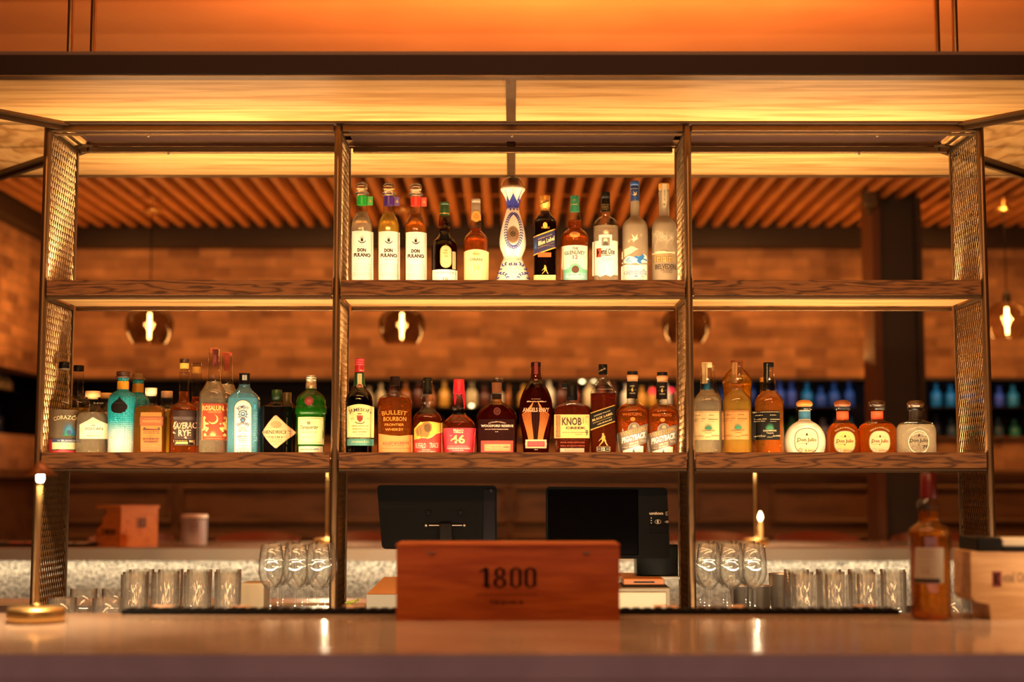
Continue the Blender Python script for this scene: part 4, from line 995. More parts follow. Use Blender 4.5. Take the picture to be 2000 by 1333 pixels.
def a_belv(d):
    rnd = random.Random(3); Ls = []
    def br(x, y, a, l, dep):
        x1, y1 = x+math.cos(a)*l, y-math.sin(a)*l; Ls.append([(x, y), (x1, y1)])
        if dep > 0:
            for s_ in (-1, 1): br(x1, y1, a+s_*rnd.uniform(.2, .55), l*rnd.uniform(.62, .85), dep-1)
    br(1580, 800, 1.5, 62, 5); br(1760, 780, 1.9, 56, 5); br(1680, 760, 1.4, 42, 4)
    Ls = [l for l in Ls if all(1552 < p[0] < 1776 and 560 < p[1] < 806 for p in l)]
    d.lines(Ls, 3.4, '#f4e6c6')
    d.poly([(1555, 806), (1620, 788), (1700, 800), (1776, 790), (1776, 812), (1555, 818)], '#e8d6b0')
    d.rect(1562, 818, 1778, 900, '#a98d62'); d.lines([[(1562, 818), (1778, 818)], [(1562, 828), (1778, 828)], [(1562, 900), (1778, 900)], [(1620, 790), (1660, 780), (1700, 792)]], 3, '#5a4428')
    for i, x in enumerate((1614, 1668, 1722)):
        d.rect(x-20, 840, x+20, 898, '#6a5232'); d.rect(x-15, 845, x-2, 868, '#e9b43c' if i == 0 else '#c4a060'); d.rect(x+2, 845, x+15, 868, '#c8a050'); d.rect(x-15, 873, x-2, 896, '#c4a060'); d.rect(x+2, 873, x+15, 896, '#e9b43c' if i == 1 else '#b08c54')
    d.text('BELVEDERE', 1686, 943, 206, 46, '#2c2418', .01, True); d.text('ORGANIC', 1692, 978, 122, 17, '#2c2418', 0, True); d.text('VODKA', 1696, 998, 94, 15, '#2c2418', 0, True)
def n_belv(d):
    d.rect(1646, 144, 1694, 372, '#e3d3ae'); d.text('BELVEDERE', 1668, 254, 104, 15, '#5a4630', 0, True, rot=PI/2); d.text('B', 1668, 345, 20, 22, '#5a4630'); d.frame(1650, 328, 1690, 368, 2, '#8a7048')
bottle('vodka_bottle', 'frosted vodka bottle etched with bare trees and a manor, nearest the mesh', GU, ZBf, 1660, 4.54, ZSU,
    [(205, 52), (215, 48), (230, 52), (240, 50), (455, 52), (465, 56), (500, 92), (540, 114), (590, 120), (640, 121), (1000, 123)], FROSTM, None, None,
    caps=[('cap', [(146, 50), (150, 52), (195, 52), (205, 52)], flat('#c08a40', .4))], art=a_belv, arts=[('neck_label', n_belv)])

# ---------------------------------------------------------------- lower left shelf
Y1, Y2_ = 4.52, 4.632
def a_cora(d):
    d.text('CORAZÓN', 333, 762, 235, 46, '#ead9a8', 0, True, arc=330)
    d.agave(356, 882, 150, 150, '#1c6f9c', 19, 190, False); d.agave(352, 905, 120, 100, '#128a4a', 9, 200, False); d.agave(362, 892, 90, 120, '#2f8fc0', 9, 120, False); d.ell(358, 912, 18, 24, '#28407c')
    d.rect(200, 976, 462, 1010, '#2b4270'); d.text('BLANCO', 354, 993, 118, 16, '#e9e0c8', .01); d.lines([[(258, 993), (282, 993)], [(420, 993), (442, 993)]], 3, '#e9e0c8')
    d.rect(200, 1010, 462, 1076, '#e4d6ae'); d.fine(260, 420, (1024, 1036), '#8a7650', 3); d.shapes([[(340, 1052), (358, 1040), (376, 1052)]], INK)
    d.poly([(166, 980), (204, 980), (204, 1100), (166, 1100)], '#b02a2c'); d.poly([(190, 1100), (300, 1078), (420, 1095), (455, 1110), (200, 1115)], '#c0263c')
cor_p = [(312, 52), (318, 50), (540, 53), (556, 58), (575, 88), (600, 125), (640, 143), (680, 146), (1100, 147)]
bottle('tequila_bottle', 'clear tequila bottle with black cap and blue agave at the left end', GL, ZCf, 331, Y1, ZSL, cor_p, G_CLEAR, Q_CLEAR, 700,
    caps=[('cap', [(236, 48), (240, 52), (292, 52), (298, 50)], '#0b0908'), ('cap_ring', [(299, 52), (308, 52)], flat('#8a8070', .3, .6))], art=a_cora)
bottle('tequila_bottle', 'clear black-capped bottle behind the blue agave bottle', GL, ZCf, 472, Y2_, ZSL, [(332, 50), (560, 52), (575, 66), (600, 100), (640, 116), (1100, 118)], G_CLEAR, Q_GOLD, 680,
    caps=[('cap', [(268, 46), (272, 50), (325, 50)], '#15110e')])
def a_volc(d):
    d.poly([(466, 838), (548, 800), (600, 768), (655, 800), (735, 838), (735, 975), (466, 975)], '#e9dcbc'); d.poly([(540, 812), (600, 780), (660, 812), (655, 830), (545, 830)], '#e0cfa6')
    d.shapes([[(580, 852), (596, 842), (612, 842), (624, 852)]], INK); d.text('VOLCAN', 602, 878, 162, 25, '#2a2118', .02); d.text('TEQUILA', 596, 918, 78, 10, '#5a4c3a', space=1.3); d.text('BLANCO', 598, 946, 104, 16, '#3a3026', .01, True)
    d.fine(474, 510, (880, 892, 904, 920, 952), '#a8966c', 3); d.fine(704, 732, (880, 892, 904, 920, 952), '#a8966c', 3)
def n_volc(d): pass
bottle('tequila_bottle', 'squat clear bottle with wooden stopper and cream peaked label', GL, ZCf, 614, Y1, ZSL,
    [(588, 52), (600, 56), (640, 54), (660, 62), (700, 100), (740, 134), (790, 149), (840, 151), (1100, 152)], G_CLEAR, Q_CLEAR, 720, shape='oval', depth=.8,
    caps=[('stopper', [(516, 68), (522, 72), (570, 72), (576, 50), (592, 48)], flat('#c49a68', .5))], art=lambda d: (d.text('BLANCO', 628, 626, 84, 14, '#c9b890'), a_volc(d)))
bottle('tequila_bottle', 'squat bottle half hidden behind the cream peaked label bottle', GL, ZCf, 742, Y2_, ZSL,
    [(588, 48), (640, 50), (680, 70), (720, 104), (780, 128), (1100, 130)], G_CLEAR, Q_CLEAR, 720, caps=[('stopper', [(534, 60), (540, 64), (580, 64), (590, 46)], flat('#d0a25c', .5))])
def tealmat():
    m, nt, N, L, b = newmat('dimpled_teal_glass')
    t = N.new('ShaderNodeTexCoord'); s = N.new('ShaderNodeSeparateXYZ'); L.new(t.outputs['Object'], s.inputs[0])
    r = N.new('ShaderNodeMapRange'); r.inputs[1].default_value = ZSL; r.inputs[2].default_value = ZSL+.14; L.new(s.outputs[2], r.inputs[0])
    cr = N.new('ShaderNodeValToRGB'); cr.color_ramp.elements[0].color = (.85, .88, .82, 1); cr.color_ramp.elements[1].color = (.01, .38, .50, 1); cr.color_ramp.elements[0].position = .12; cr.color_ramp.elements[1].position = .85  # pale towards the base: the shelf light's glow is put into the colour
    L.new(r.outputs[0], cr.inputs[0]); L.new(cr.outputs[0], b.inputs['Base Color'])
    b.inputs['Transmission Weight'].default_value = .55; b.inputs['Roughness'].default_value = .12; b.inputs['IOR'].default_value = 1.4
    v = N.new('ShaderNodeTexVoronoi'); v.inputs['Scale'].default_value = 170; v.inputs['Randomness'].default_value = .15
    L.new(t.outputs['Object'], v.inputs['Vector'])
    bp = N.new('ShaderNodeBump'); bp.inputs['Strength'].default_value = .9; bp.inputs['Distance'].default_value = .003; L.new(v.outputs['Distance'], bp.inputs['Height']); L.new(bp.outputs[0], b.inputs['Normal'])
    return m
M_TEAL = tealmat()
def a_teal(d):
    d.poly([(853, 566), (870, 592), (902, 622), (929, 656), (925, 684), (912, 698), (908, 715), (888, 716), (876, 728), (855, 731), (828, 728), (800, 722), (780, 712), (772, 700), (768, 660), (780, 640), (806, 616), (838, 592)], '#120d0b')
    d.fine(800, 890, (630,), '#3a2c22', 4); d.lines([[(800, 690), (880, 700)], [(820, 710), (870, 670)]], 3, '#2a1d15')
tp = [(385, 52), (400, 54), (420, 50), (440, 54), (500, 54), (515, 62), (535, 100), (570, 128), (620, 138), (680, 139), (1100, 130)]
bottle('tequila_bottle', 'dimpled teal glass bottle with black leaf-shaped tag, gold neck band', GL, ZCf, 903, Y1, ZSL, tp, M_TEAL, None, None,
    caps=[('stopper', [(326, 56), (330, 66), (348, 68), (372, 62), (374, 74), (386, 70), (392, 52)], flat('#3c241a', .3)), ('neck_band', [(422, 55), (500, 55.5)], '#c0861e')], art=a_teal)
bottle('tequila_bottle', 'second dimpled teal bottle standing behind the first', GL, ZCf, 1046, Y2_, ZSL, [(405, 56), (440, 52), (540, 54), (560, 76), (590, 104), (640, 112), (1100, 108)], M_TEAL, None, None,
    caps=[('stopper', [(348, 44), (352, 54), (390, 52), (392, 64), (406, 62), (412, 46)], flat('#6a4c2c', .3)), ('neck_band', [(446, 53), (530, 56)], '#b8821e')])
def a_wood(d):
    d.rrect(1060, 720, 1262, 1100, 10, '#c06a26'); d.rrect(1050, 760, 1275, 848, 10, '#6a3214'); d.rrect(1056, 766, 1269, 842, 8, '#8a4a20')
    d.text('WOODINVILLE', 1163, 806, 180, 22, '#c98a4c', .02); d.lines([[(1100, 782), (1220, 782)]], 2, '#c98a4c')
    d.script(1160, 890, 150, 26, '#4a2410', 6, 6, 8); d.shapes([[(1080, 895), (1092, 865), (1110, 870), (1112, 890)], [(1222, 885), (1232, 865), (1246, 870), (1244, 895)]], '#3a1c0c'); d.fine(1085, 1245, (905, 922), '#4a2410', 6)
    d.text('Straight', 1160, 950, 44, 12, '#4a2410', shear=.3); d.text('BOURBON', 1160, 977, 150, 20, '#3a1a08', .03, True); d.text('WHISKEY', 1160, 1003, 150, 20, '#3a1a08', .03, True)
    d.script(1160, 1046, 140, 26, '#d98a4c', 4, 9, 8); d.fine(1095, 1225, (1088,), '#6a3414', 4)
bottle('whiskey_bottle', 'square bourbon bottle with orange contents and brown name plate label', GL, ZCf, 1173, Y1, ZSL,
    [(552, 56), (560, 60), (575, 56), (640, 56), (655, 70), (668, 110), (690, 140), (720, 147), (720, 147), (1100, 147)], G_CLEAR, Q_AMBER, 662, shape='square', depth=.55,
    caps=[('stopper', [(486, 56), (490, 57), (545, 57), (550, 50), (562, 50)], flat('#d3b59a', .4))], art=a_wood)
bottle('whiskey_bottle', 'square bourbon bottle behind the brown name plate bottle', GL, ZCf, 1326, Y2_, ZSL,
    [(575, 58), (590, 54), (650, 54), (670, 66), (690, 92), (720, 98), (1100, 98)], G_CLEAR, Q_GOLD, 690, caps=[('stopper', [(516, 53), (520, 55), (572, 55), (580, 48)], flat('#c9a47c', .4))])
def a_saz(d):
    d.poly([(86, 700), (322, 700), (322, 1040), (96, 1040)], '#2c1412')
    d.text('SAZERAC', 192, 848, 205, 62, '#e6b898', .02, shear=.12, slope=-.06); d.text('RYE', 195, 918, 112, 62, '#e6b898', .02, slope=-.03)
    d.lines([[(86, 865), (100, 815), (122, 812)], [(92, 905), (84, 918), (110, 922)], [(195, 962), (215, 972), (205, 952)]], 8, '#e6b898')
    d.rect(88, 982, 276, 1032, '#1d0f0c'); d.lines([[(90, 984), (274, 984), (274, 1030), (110, 1030), (90, 1002), (90, 984)]], 4, '#e0a868'); d.rect(112, 1004, 226, 1026, '#e0a868'); d.fine(100, 222, (994,), '#e0a868', 5); d.text('90', 252, 1000, 32, 24, '#e8c890', .02)
bottle('whiskey_bottle', 'long-necked rye bottle with swirling cream script on dark red', GL, ZD, 205, Y1, ZSL,
    [(340, 50), (350, 46), (500, 48), (590, 50), (625, 58), (645, 90), (680, 120), (730, 130), (770, 134), (780, 128), (1100, 130)], G_CLEAR, Q_RYE, 520,
    caps=[('stopper', [(206, 42), (212, 47), (246, 47)], flat('#3a2010', .3)), ('cork', [(248, 43), (300, 42)], flat('#dba548', .6)), ('stopper_collar', [(302, 46), (340, 49)], G_CLEAR)], art=a_saz)
bottle('whiskey_bottle', 'long-necked rye bottle behind the cream script bottle', GL, ZD, 324, Y2_, ZSL,
    [(340, 48), (560, 46), (630, 50), (680, 90), (740, 108), (1100, 110)], G_CLEAR, Q_RYE, 570, caps=[('stopper', [(246, 46), (278, 47)], G_CLEAR), ('cork', [(282, 42), (340, 40)], flat('#dba548', .6))])
def a_rosa(d):
    R_ = '#a03a1c'; Y_ = '#f0c97a'
    d.rect(366, 634, 604, 985, R_); d.frame(362, 632, 606, 986, 3, Y_)
    d.text('ROSALUNA', 483, 678, 226, 50, Y_, .025); d.fine(420, 545, (712, 722), Y_, 3)
    C = []
    for i in range(19):
        a = math.radians(-80+i*12.5+30-70+40); C.append(a)
    out = [(474+46*math.cos(a), 786+48*math.sin(a)) for a in [math.radians(-65+i*13) for i in range(18)]]
    inn = [(466+42*math.cos(a), 778+42*math.sin(a)) for a in [math.radians(-60+i*12.3) for i in range(18)]]
    d.poly(out+inn[::-1], Y_, False)
    for s_ in (1, -1):
        X = lambda x: 483+s_*x
        o = [(-105, 765), (-92, 756), (-80, 768), (-84, 785), (-94, 795), (-80, 815), (-50, 826), (-50, 836), (-82, 838), (-86, 855), (-70, 862), (-48, 868), (-54, 886), (-70, 908), (-84, 904), (-76, 885), (-116, 898), (-118, 890), (-104, 870), (-106, 830), (-106, 800)]
        d.poly([(X(x), y) for x, y in o], Y_, False)
        d.poly([(X(-88), 918), (X(-70), 940), (X(-88), 954), (X(-104), 940)], Y_, False)
    d.agave(473, 925, 96, 60, Y_, 9, 150, False); d.fine(400, 570, (950, 972), Y_, 3)
    d.rect(590, 712, 614, 758, '#5aa0a0')
bottle('mezcal_bottle', 'tall clear bottle with red label showing crescent moon and kneeling figures', GL, ZD, 487, Y1, ZSL,
    [(106, 50), (140, 49), (240, 48), (350, 55), (420, 66), (470, 88), (520, 118), (570, 131), (630, 134), (1100, 135)], G_CLEAR, Q_CLEAR, 425,
    caps=[('cork', [(104, 47), (140, 46)], flat('#b05c30', .5))], art=a_rosa, arts=[('neck_label', lambda d: (d.rect(470, 112, 522, 276, '#6a1414'), d.text('MEZCAL', 494, 200, 70, 14, '#b06030', rot=PI/2)))])
bottle('mezcal_bottle', 'clear bottle with coral neck strip behind the crescent moon bottle', GL, ZD, 612, Y2_, ZSL,
    [(146, 46), (350, 54), (430, 62), (480, 80), (540, 108), (600, 118), (1100, 118)], G_CLEAR, Q_CLEAR, 450, caps=[('cork', [(144, 48), (180, 47)], flat('#cc6038', .5))],
    arts=[('neck_label', lambda d: d.rect(582, 150, 630, 318, '#c8502c'))])
def a_bomb(d):
    K = '#2a2c58'
    def arch(x0, x1, y0, m):
        r = (x1-x0)/2; p = [(x0+r-r*math.cos(a), y0+r-r*math.sin(a)) for a in [PI*i/16 for i in range(17)]]; d.poly(p+[(x1, 1105), (x0, 1105)], m)
    arch(676, 849, 600, '#5a3a34'); arch(681, 844, 605, '#f0ecda'); arch(688, 837, 613, '#b08a60'); arch(691, 834, 616, '#eef0e2')
    d.text('BOMBAY', 763, 668, 118, 34, K, .03, True, arc=72); d.text('SAPPHIRE', 764, 828, 130, 30, K, .03, True, arc=110)
    d.ell(763, 736, 42, 42, '#6c8496'); d.ell(763, 736, 30, 30, '#b9cbd0'); d.ell(763, 738, 22, 22, '#2c5c96'); d.ell(763, 734, 12, 9, '#e8e4d0'); d.ell(762, 796, 24, 24, '#6a4434'); d.ell(762, 797, 15, 15, '#3a8cc0')
    for s_ in (1, -1): d.leafpath([(763+s_*x, y) for x, y in ((18, 790), (36, 772), (44, 745), (38, 715), (22, 700))], 14, 7, '#3c4a7a')
    d.text('Distilled', 760, 868, 78, 20, K, shear=.3); d.text('LONDON', 760, 885, 66, 9, K, 0, True); d.text('DRY GIN', 762, 902, 98, 15, K, .01, True)
    d.text('Vapour', 760, 932, 56, 16, K, shear=.3); d.text('INFUSED', 762, 954, 96, 13, K, .01, True); d.lines([[(712, 975), (812, 975)]], 3, K); d.fine(722, 804, (992, 1008), K, 4); d.fine(714, 812, (1043,), K, 4); d.fine(725, 800, (1068, 1080), K, 3); d.text('1 Litre', 765, 1098, 116, 18, K)
    d.rect(868, 644, 888, 686, '#2f9cc0'); d.fine(866, 900, tuple(range(720, 1000, 16)), '#a8d8e4', 3)
bottle('gin_bottle', 'square pale blue gin bottle with black cap and arched label', GL, ZD, 785, Y1, ZSL,
    [(450, 50), (470, 54), (500, 70), (540, 106), (580, 138), (610, 144), (640, 145), (640, 145), (1100, 145)], G_BLUE, Q_BLUE, 585, shape='square', depth=.72,
    caps=[('cap', [(346, 54), (350, 54), (358, 50), (452, 51)], '#0c0a0a')], art=a_bomb, arts=[('neck_label', lambda d: (d.rect(756, 360, 800, 410, '#a8a8a0'), d.rect(777, 362, 781, 408, '#5a5a58')))])
def a_hend(d):
    g_ = [(1078, 748), (1092, 752), (1140, 800), (1200, 860), (1240, 895), (1256, 912), (1240, 930), (1200, 965), (1140, 1020), (1088, 1066), (1072, 1066), (1030, 1030), (990, 985), (955, 940), (940, 912), (960, 880), (1010, 815), (1060, 758)]
    d.poly(g_, '#a8805c'); d.poly([(1078+(x-1078)*.95, 908+(y-908)*.95) for x, y in g_], '#cda078')
    for i in range(5): d.ell(1082-(i % 2)*4, 840+i*5, 52-i*8, 34-i*5, '#b98c64' if i % 2 else '#a47850')
    d.poly([(980, 872), (1180, 872), (1222, 900), (1222, 932), (950, 932), (945, 905)], '#cda078')
    d.text("HENDRICK'S", 1086, 910, 268, 34, '#1c1410', .01, True); d.text('GIN', 1075, 960, 84, 22, '#2a1c14', .02, True, space=1.6); d.lines([[(980, 958), (1015, 958)], [(1138, 958), (1180, 958)], [(960, 937), (1200, 937)]], 3, '#5a3a28')
    d.text('§', 1019, 960, 12, 20, '#2a1c14'); d.text('§', 1134, 960, 12, 20, '#2a1c14'); d.fine(1020, 1140, (985, 1000, 1012), '#7a5438', 3); d.fine(1050, 1110, (1026, 1036), '#7a5438', 3)
bottle('gin_bottle', 'near-black apothecary gin bottle with tan diamond label', GL, ZD, 1098, Y1, ZSL,
    [(612, 50), (640, 70), (655, 105), (664, 150), (664, 150), (672, 156), (690, 156), (1100, 156)], G_DARK, Q_BLACK, 700,
    caps=[('stopper', [(504, 46), (508, 48), (600, 48), (604, 44), (648, 44)], flat('#1e3a14', .3))], art=a_hend)
bottle('gin_bottle', 'dark gin bottle peeking out behind the diamond label bottle', GL, ZD, 1196, Y2_, ZSL,
    [(620, 44), (650, 70), (668, 84), (680, 88), (1100, 88)], G_DARK, Q_BLACK, 700, caps=[('stopper', [(530, 40), (534, 42), (630, 42)], flat('#4a3c1c', .3))])
def a_tanq(d):
    d.rect(1284, 764, 1527, 1028, '#dfe2a8'); d.frame(1290, 770, 1521, 1022, 3, '#a8a86a'); d.script(1405, 780, 200, 10, '#8a8a50', 3, 2, 14); d.script(1405, 1010, 200, 12, '#8a8a50', 3, 4, 14)
    d.shapes([[(1378, 822), (1385, 800), (1395, 812), (1400, 800), (1408, 812), (1414, 822), (1408, 838), (1384, 838)]], '#7c7c58'); d.fine(1330, 1372, (822,), '#8a8a60', 4); d.fine(1420, 1462, (822,), '#8a8a60', 4)
    d.text('Tanqueray', 1398, 868, 176, 48, '#2a2a20', .008, shear=.4, slope=-.03); d.text('LONDON DRY GIN', 1396, 912, 148, 11, '#4a4a34', .01); d.text('750 ML', 1392, 945, 50, 8, '#4a4a34'); d.fine(1320, 1470, (962,), '#8a8a60', 2)
    d.rect(1290, 1046, 1520, 1108, '#d8cfb4'); d.script(1385, 1080, 150, 24, '#5a4434', 3, 7, 10); d.script(1465, 1078, 40, 26, '#4a68a8', 4, 3, 3)
bottle('gin_bottle', 'bright green gin bottle with silver cap, red seal and pale label', GL, ZD, 1427, Y1, ZSL,
    [(492, 50), (505, 52), (525, 78), (560, 118), (610, 140), (665, 142), (672, 150), (700, 152), (728, 150), (740, 141), (760, 140), (1100, 130)], G_GREEN, Q_GREEN, 560,
    caps=[('cap', [(364, 46), (368, 50), (396, 50), (396, 48), (400, 51), (412, 51), (412, 49), (445, 50), (445, 52), (494, 52)], flat('#b0a48c', .3, .75)), ], art=a_tanq,
    arts=[('wax_seal', lambda d: (d.ell(1397, 607, 46, 45, '#6e0f12'), d.ell(1397, 607, 34, 33, '#86181a'), d.fine(1378, 1416, (600, 612), '#c88a60', 4)))])

# ---------------------------------------------------------------- lower middle shelf
def a_jam(d):
    d.poly([(140, 612)]+[(140+280*i/12, 612-26*math.sin(PI*i/12)) for i in range(1, 12)]+[(420, 612), (417, 932), (143, 932)], '#ecdf9c')
    d.text('JAMESON', 280, 648, 238, 48, '#26241c', .02, True, arc=300); d.text('ESTD', 204, 736, 40, 14, '#6a5a34'); d.text('1780', 355, 736, 40, 14, '#6a5a34'); d.lines([[(185, 750), (222, 750)], [(336, 750), (376, 750)], [(336, 722), (376, 722)]], 2, '#6a5a34')
    d.poly([(250, 705), (314, 705), (310, 750), (282, 775), (254, 750)], '#8c2a20'); d.lines([[(262, 715), (302, 760)], [(302, 715), (262, 760)]], 4, '#d8b060'); d.script(280, 690, 40, 24, '#7a3a20', 4, 2, 4); d.lines([[(232, 772), (255, 786), (282, 788), (310, 786), (330, 770)]], 8, '#4a2a1a')
    d.text('TRIPLE DISTILLED', 282, 815, 176, 14, '#3a3220', .01, True); d.lines([[(190, 830), (390, 830)], [(205, 860), (372, 860)]], 2, '#8a7a4a'); d.fine(200, 370, (842, 852), '#6a5a34', 4); d.text('IRISH WHISKEY', 282, 877, 148, 14, '#3a3220', .01, True); d.fine(230, 330, (905,), '#8a7a4a', 4)
    d.rect(143, 934, 417, 946, '#1c241c'); d.rect(143, 948, 416, 1018, '#3f8a84'); d.text('John Jameson & Son', 282, 980, 184, 26, '#d8c890', shear=.4); d.fine(160, 400, (940,), '#c8b070', 3)
def n_jam(d): d.rect(256, 268, 302, 392, '#d9cc92'); d.fine(268, 292, (290, 302, 316, 330, 345, 360), '#6a5a34', 4); d.ell(280, 402, 34, 34, '#d9cc92'); d.ell(280, 402, 28, 28, '#a03a24'); d.script(280, 402, 30, 16, '#e8c890', 3, 2, 3); d.script(300, 238, 40, 24, '#d8b090', 4, 5, 4)
bottle('whiskey_bottle', 'dark green whiskey bottle with red cap and cream label, leftmost in middle bay', GM, ZE, 280, Y1, ZSL,
    [(256, 50), (330, 54), (400, 62), (430, 72), (460, 104), (500, 130), (545, 140), (580, 141), (1100, 138)], G_OLIVE, Q_BLACK, 470,
    caps=[('cap', [(110, 44), (114, 49), (132, 49), (132, 47), (136, 49), (156, 49), (156, 47), (160, 49), (180, 49), (180, 47), (184, 49), (256, 50)], '#a01420'), ('neck_sleeve', [(257, 50), (330, 55), (400, 63)], '#123a20')], art=a_jam, arts=[('neck_label', n_jam)])
def a_bull(d):
    rnd = random.Random(4)
    G1 = flat('#d07a34', .3)
    d.text('BULLEIT', 640, 672, 262, 44, G1, 0, arc=700); d.text('BOURBON', 645, 740, 236, 44, G1, 0); d.text('FRONTIER', 640, 800, 200, 24, G1); d.text('WHISKEY', 640, 850, 190, 26, G1)
    d.poly([(472, 892), (520, 900), (600, 912), (700, 918), (780, 908), (824, 905), (824, 1100), (472, 1100)], '#e88a48')
    d.lines([[(480, 952), (820, 952)], [(480, 962), (820, 960)], [(490, 1030), (812, 1028)]], 3, '#9a4418'); d.fine(486, 818, (973,), '#9a4418', 3)
    d.text('BULLEIT BOURBON', 654, 993, 268, 26, '#6a2410', .03, True, slope=-.02); d.text('— FRONTIER WHISKEY —', 640, 1018, 270, 13, '#8a3a18', .01, slope=-.02); d.fine(500, 810, (1046,), '#8a3a18', 6)
bottle('whiskey_bottle', 'flat oval bourbon bottle with embossed lettering and orange label', GM, ZE, 650, Y1, ZSL,
    [(388, 50), (400, 52), (455, 50), (470, 66), (500, 128), (530, 164), (570, 179), (620, 182), (1100, 178)], G_CLEAR, Q_RYE, 520, shape='oval', depth=.62,
    caps=[('cap', [(298, 40), (304, 54), (314, 50), (385, 52), (392, 52)], '#1a0c08')], art=a_bull)
def a_buf(d):
    d.poly([(842, 840), (862, 822), (890, 790), (915, 770), (930, 774), (960, 768), (1010, 766), (1060, 772), (1100, 780), (1136, 776), (1136, 872), (1100, 885), (1060, 905), (1030, 930), (990, 944), (940, 936), (890, 946), (842, 955)], '#e0b444')
    d.poly([(842, 955), (890, 946), (940, 936), (990, 944), (1030, 930), (1060, 905), (1100, 885), (1136, 872), (1136, 1100), (842, 1100)], '#c8261c')
    d.poly([(856, 860), (870, 830), (900, 808), (930, 796), (942, 778), (965, 768), (1000, 772), (1026, 795), (1034, 830), (1026, 862), (1010, 880), (1005, 905), (985, 935), (960, 930), (938, 925), (925, 936), (900, 915), (878, 925), (866, 900)], '#8a6422'); d.ell(985, 835, 34, 44, '#5c3e14'); d.lines([[(948, 800), (958, 815), (972, 806)], [(960, 850), (1000, 870)], [(880, 850), (890, 900)], [(910, 830), (918, 900)]], 5, '#3c260a')
    d.lines([[(842, 955), (890, 946), (940, 936), (990, 944), (1030, 930), (1060, 905), (1100, 885), (1136, 872)]], 4, '#f2e2b0')
    d.text('BUFFALO', 912, 1018, 112, 54, '#f0cfc0', .0, True); d.text('TRACE', 1052, 1014, 92, 50, '#f0cfc0', .0, True); d.text('KENTUCKY', 974, 1062, 92, 11, '#f0cfc0', .01); d.text('STRAIGHT BOURBON', 976, 1080, 190, 14, '#f0cfc0', .01)
bottle('whiskey_bottle', 'bourbon bottle with torn-edge yellow and red label showing a buffalo', GM, ZE, 989, Y1, ZSL,
    [(470, 52), (485, 54), (520, 62), (560, 66), (590, 54), (625, 60), (660, 92), (700, 130), (745, 147), (790, 149), (1100, 148)], G_CLEAR, Q_DEEP, 690,
    caps=[('cap', [(310, 42), (314, 47), (440, 49)], '#16150e'), ('cap_collar', [(441, 48), (470, 52), (484, 52)], '#0e0a08')], art=a_buf, arts=[('neck_label', lambda d: d.lines([[(945, 350), (1034, 350)]], 6, '#c8a860'))])
def a_mark(d):
    d.poly([(1142, 834), (1488, 834), (1468, 1100), (1162, 1100)], '#c82038')
    d.text("Maker's", 1308, 855, 108, 22, '#f0cfa0', .01, True); d.text('Mark', 1322, 878, 84, 20, '#f0cfa0', .01, True); d.ell(1268, 878, 9, 9, '#f0cfa0'); d.ell(1268, 878, 6, 6, '#c82038')
    d.text('No', 1230, 914, 22, 12, '#f0cfa0'); d.text('46', 1302, 952, 150, 90, '#f0c478', .02)
    d.fine(1190, 1420, (1024,), '#f0b8a0', 4); d.fine(1185, 1430, (1042, 1052), '#f8dcd0', 5); d.fine(1245, 1360, (1068,), '#f8dcd0', 5)
bottle('whiskey_bottle', 'bourbon bottle sealed in dripping red wax with pink-red label', GM, ZE, 1315, Y1, ZSL,
    [(440, 57), (470, 60), (560, 62), (600, 64), (625, 62), (632, 68), (690, 68), (700, 78), (730, 112), (770, 150), (820, 170), (840, 172), (900, 168), (1100, 152)], G_CLEAR, Q_DEEP, 700, shape='oval', depth=.9,
    caps=[('wax_seal', [(328, 50), (332, 55), (440, 59), (470, 62), (478, 61)], '#b81226')], art=a_mark,
    arts=[('wax_drip', lambda d: d.shapes([[(1256, 470), (1280, 470), (1284, 520), (1276, 560), (1268, 595), (1260, 560)], [(1345, 470), (1374, 470), (1372, 600), (1364, 640), (1356, 560), (1348, 510)], [(1300, 470), (1330, 470), (1322, 492), (1308, 488)]], flat('#c01428', .3), True))])
def a_woodf(d):
    d.ell(1712, 660, 37, 40, flat('#5a1e12', .3)); d.ell(1712, 660, 31, 34, flat('#2c0c08', .3)); d.text('W', 1712, 660, 28, 26, flat('#5a1e12', .3))
    d.rrect(1512, 742, 1895, 1100, 14, flat('#1c0a08', .25))
    d.text("DISTILLER'S SELECT", 1712, 770, 184, 12, '#e8c8b8', .0, True, arc=240); d.text('WOODFORD RESERVE', 1712, 812, 338, 24, '#f0d8c4', .01, True); d.text('KENTUCKY STRAIGHT BOURBON WHISKEY', 1708, 848, 248, 10, '#e8c8b8', .01); d.fine(1690, 1728, (873,), '#e8c8b8', 5)
    d.rect(1542, 966, 1878, 1100, '#c02c1c'); d.rect(1578, 1004, 1850, 1074, '#c8a26c'); d.frame(1584, 1010, 1844, 1068, 2, '#7a4c24'); d.fine(1590, 1640, (1022, 1050), '#5a3418', 3); d.fine(1650, 1760, (1030,), '#5a3418', 5); d.fine(1650, 1840, (1056,), '#5a3418', 3); d.script(1806, 1038, 56, 20, '#3a2010', 3, 6, 4); d.fine(1775, 1835, (1022,), '#5a3418', 3)
bottle('whiskey_bottle', 'broad-shouldered dark bourbon bottle with tall clear cap and red base label', GM, ZE, 1708, Y1, ZSL,
    [(515, 50), (540, 50), (565, 62), (590, 110), (640, 170), (700, 203), (745, 212), (745, 212), (1100, 208)], G_BROWN, Q_DEEP, 600, shape='oval', depth=.45,
    caps=[('stopper', [(312, 54), (316, 58), (360, 58), (470, 56), (478, 56)], G_CLEAR), ('stopper_core', [(362, 50), (470, 48)], flat('#6a3c20', .4)), ('neck_sleeve', [(479, 52), (530, 51)], flat('#1a0c08', .4))], art=a_woodf)
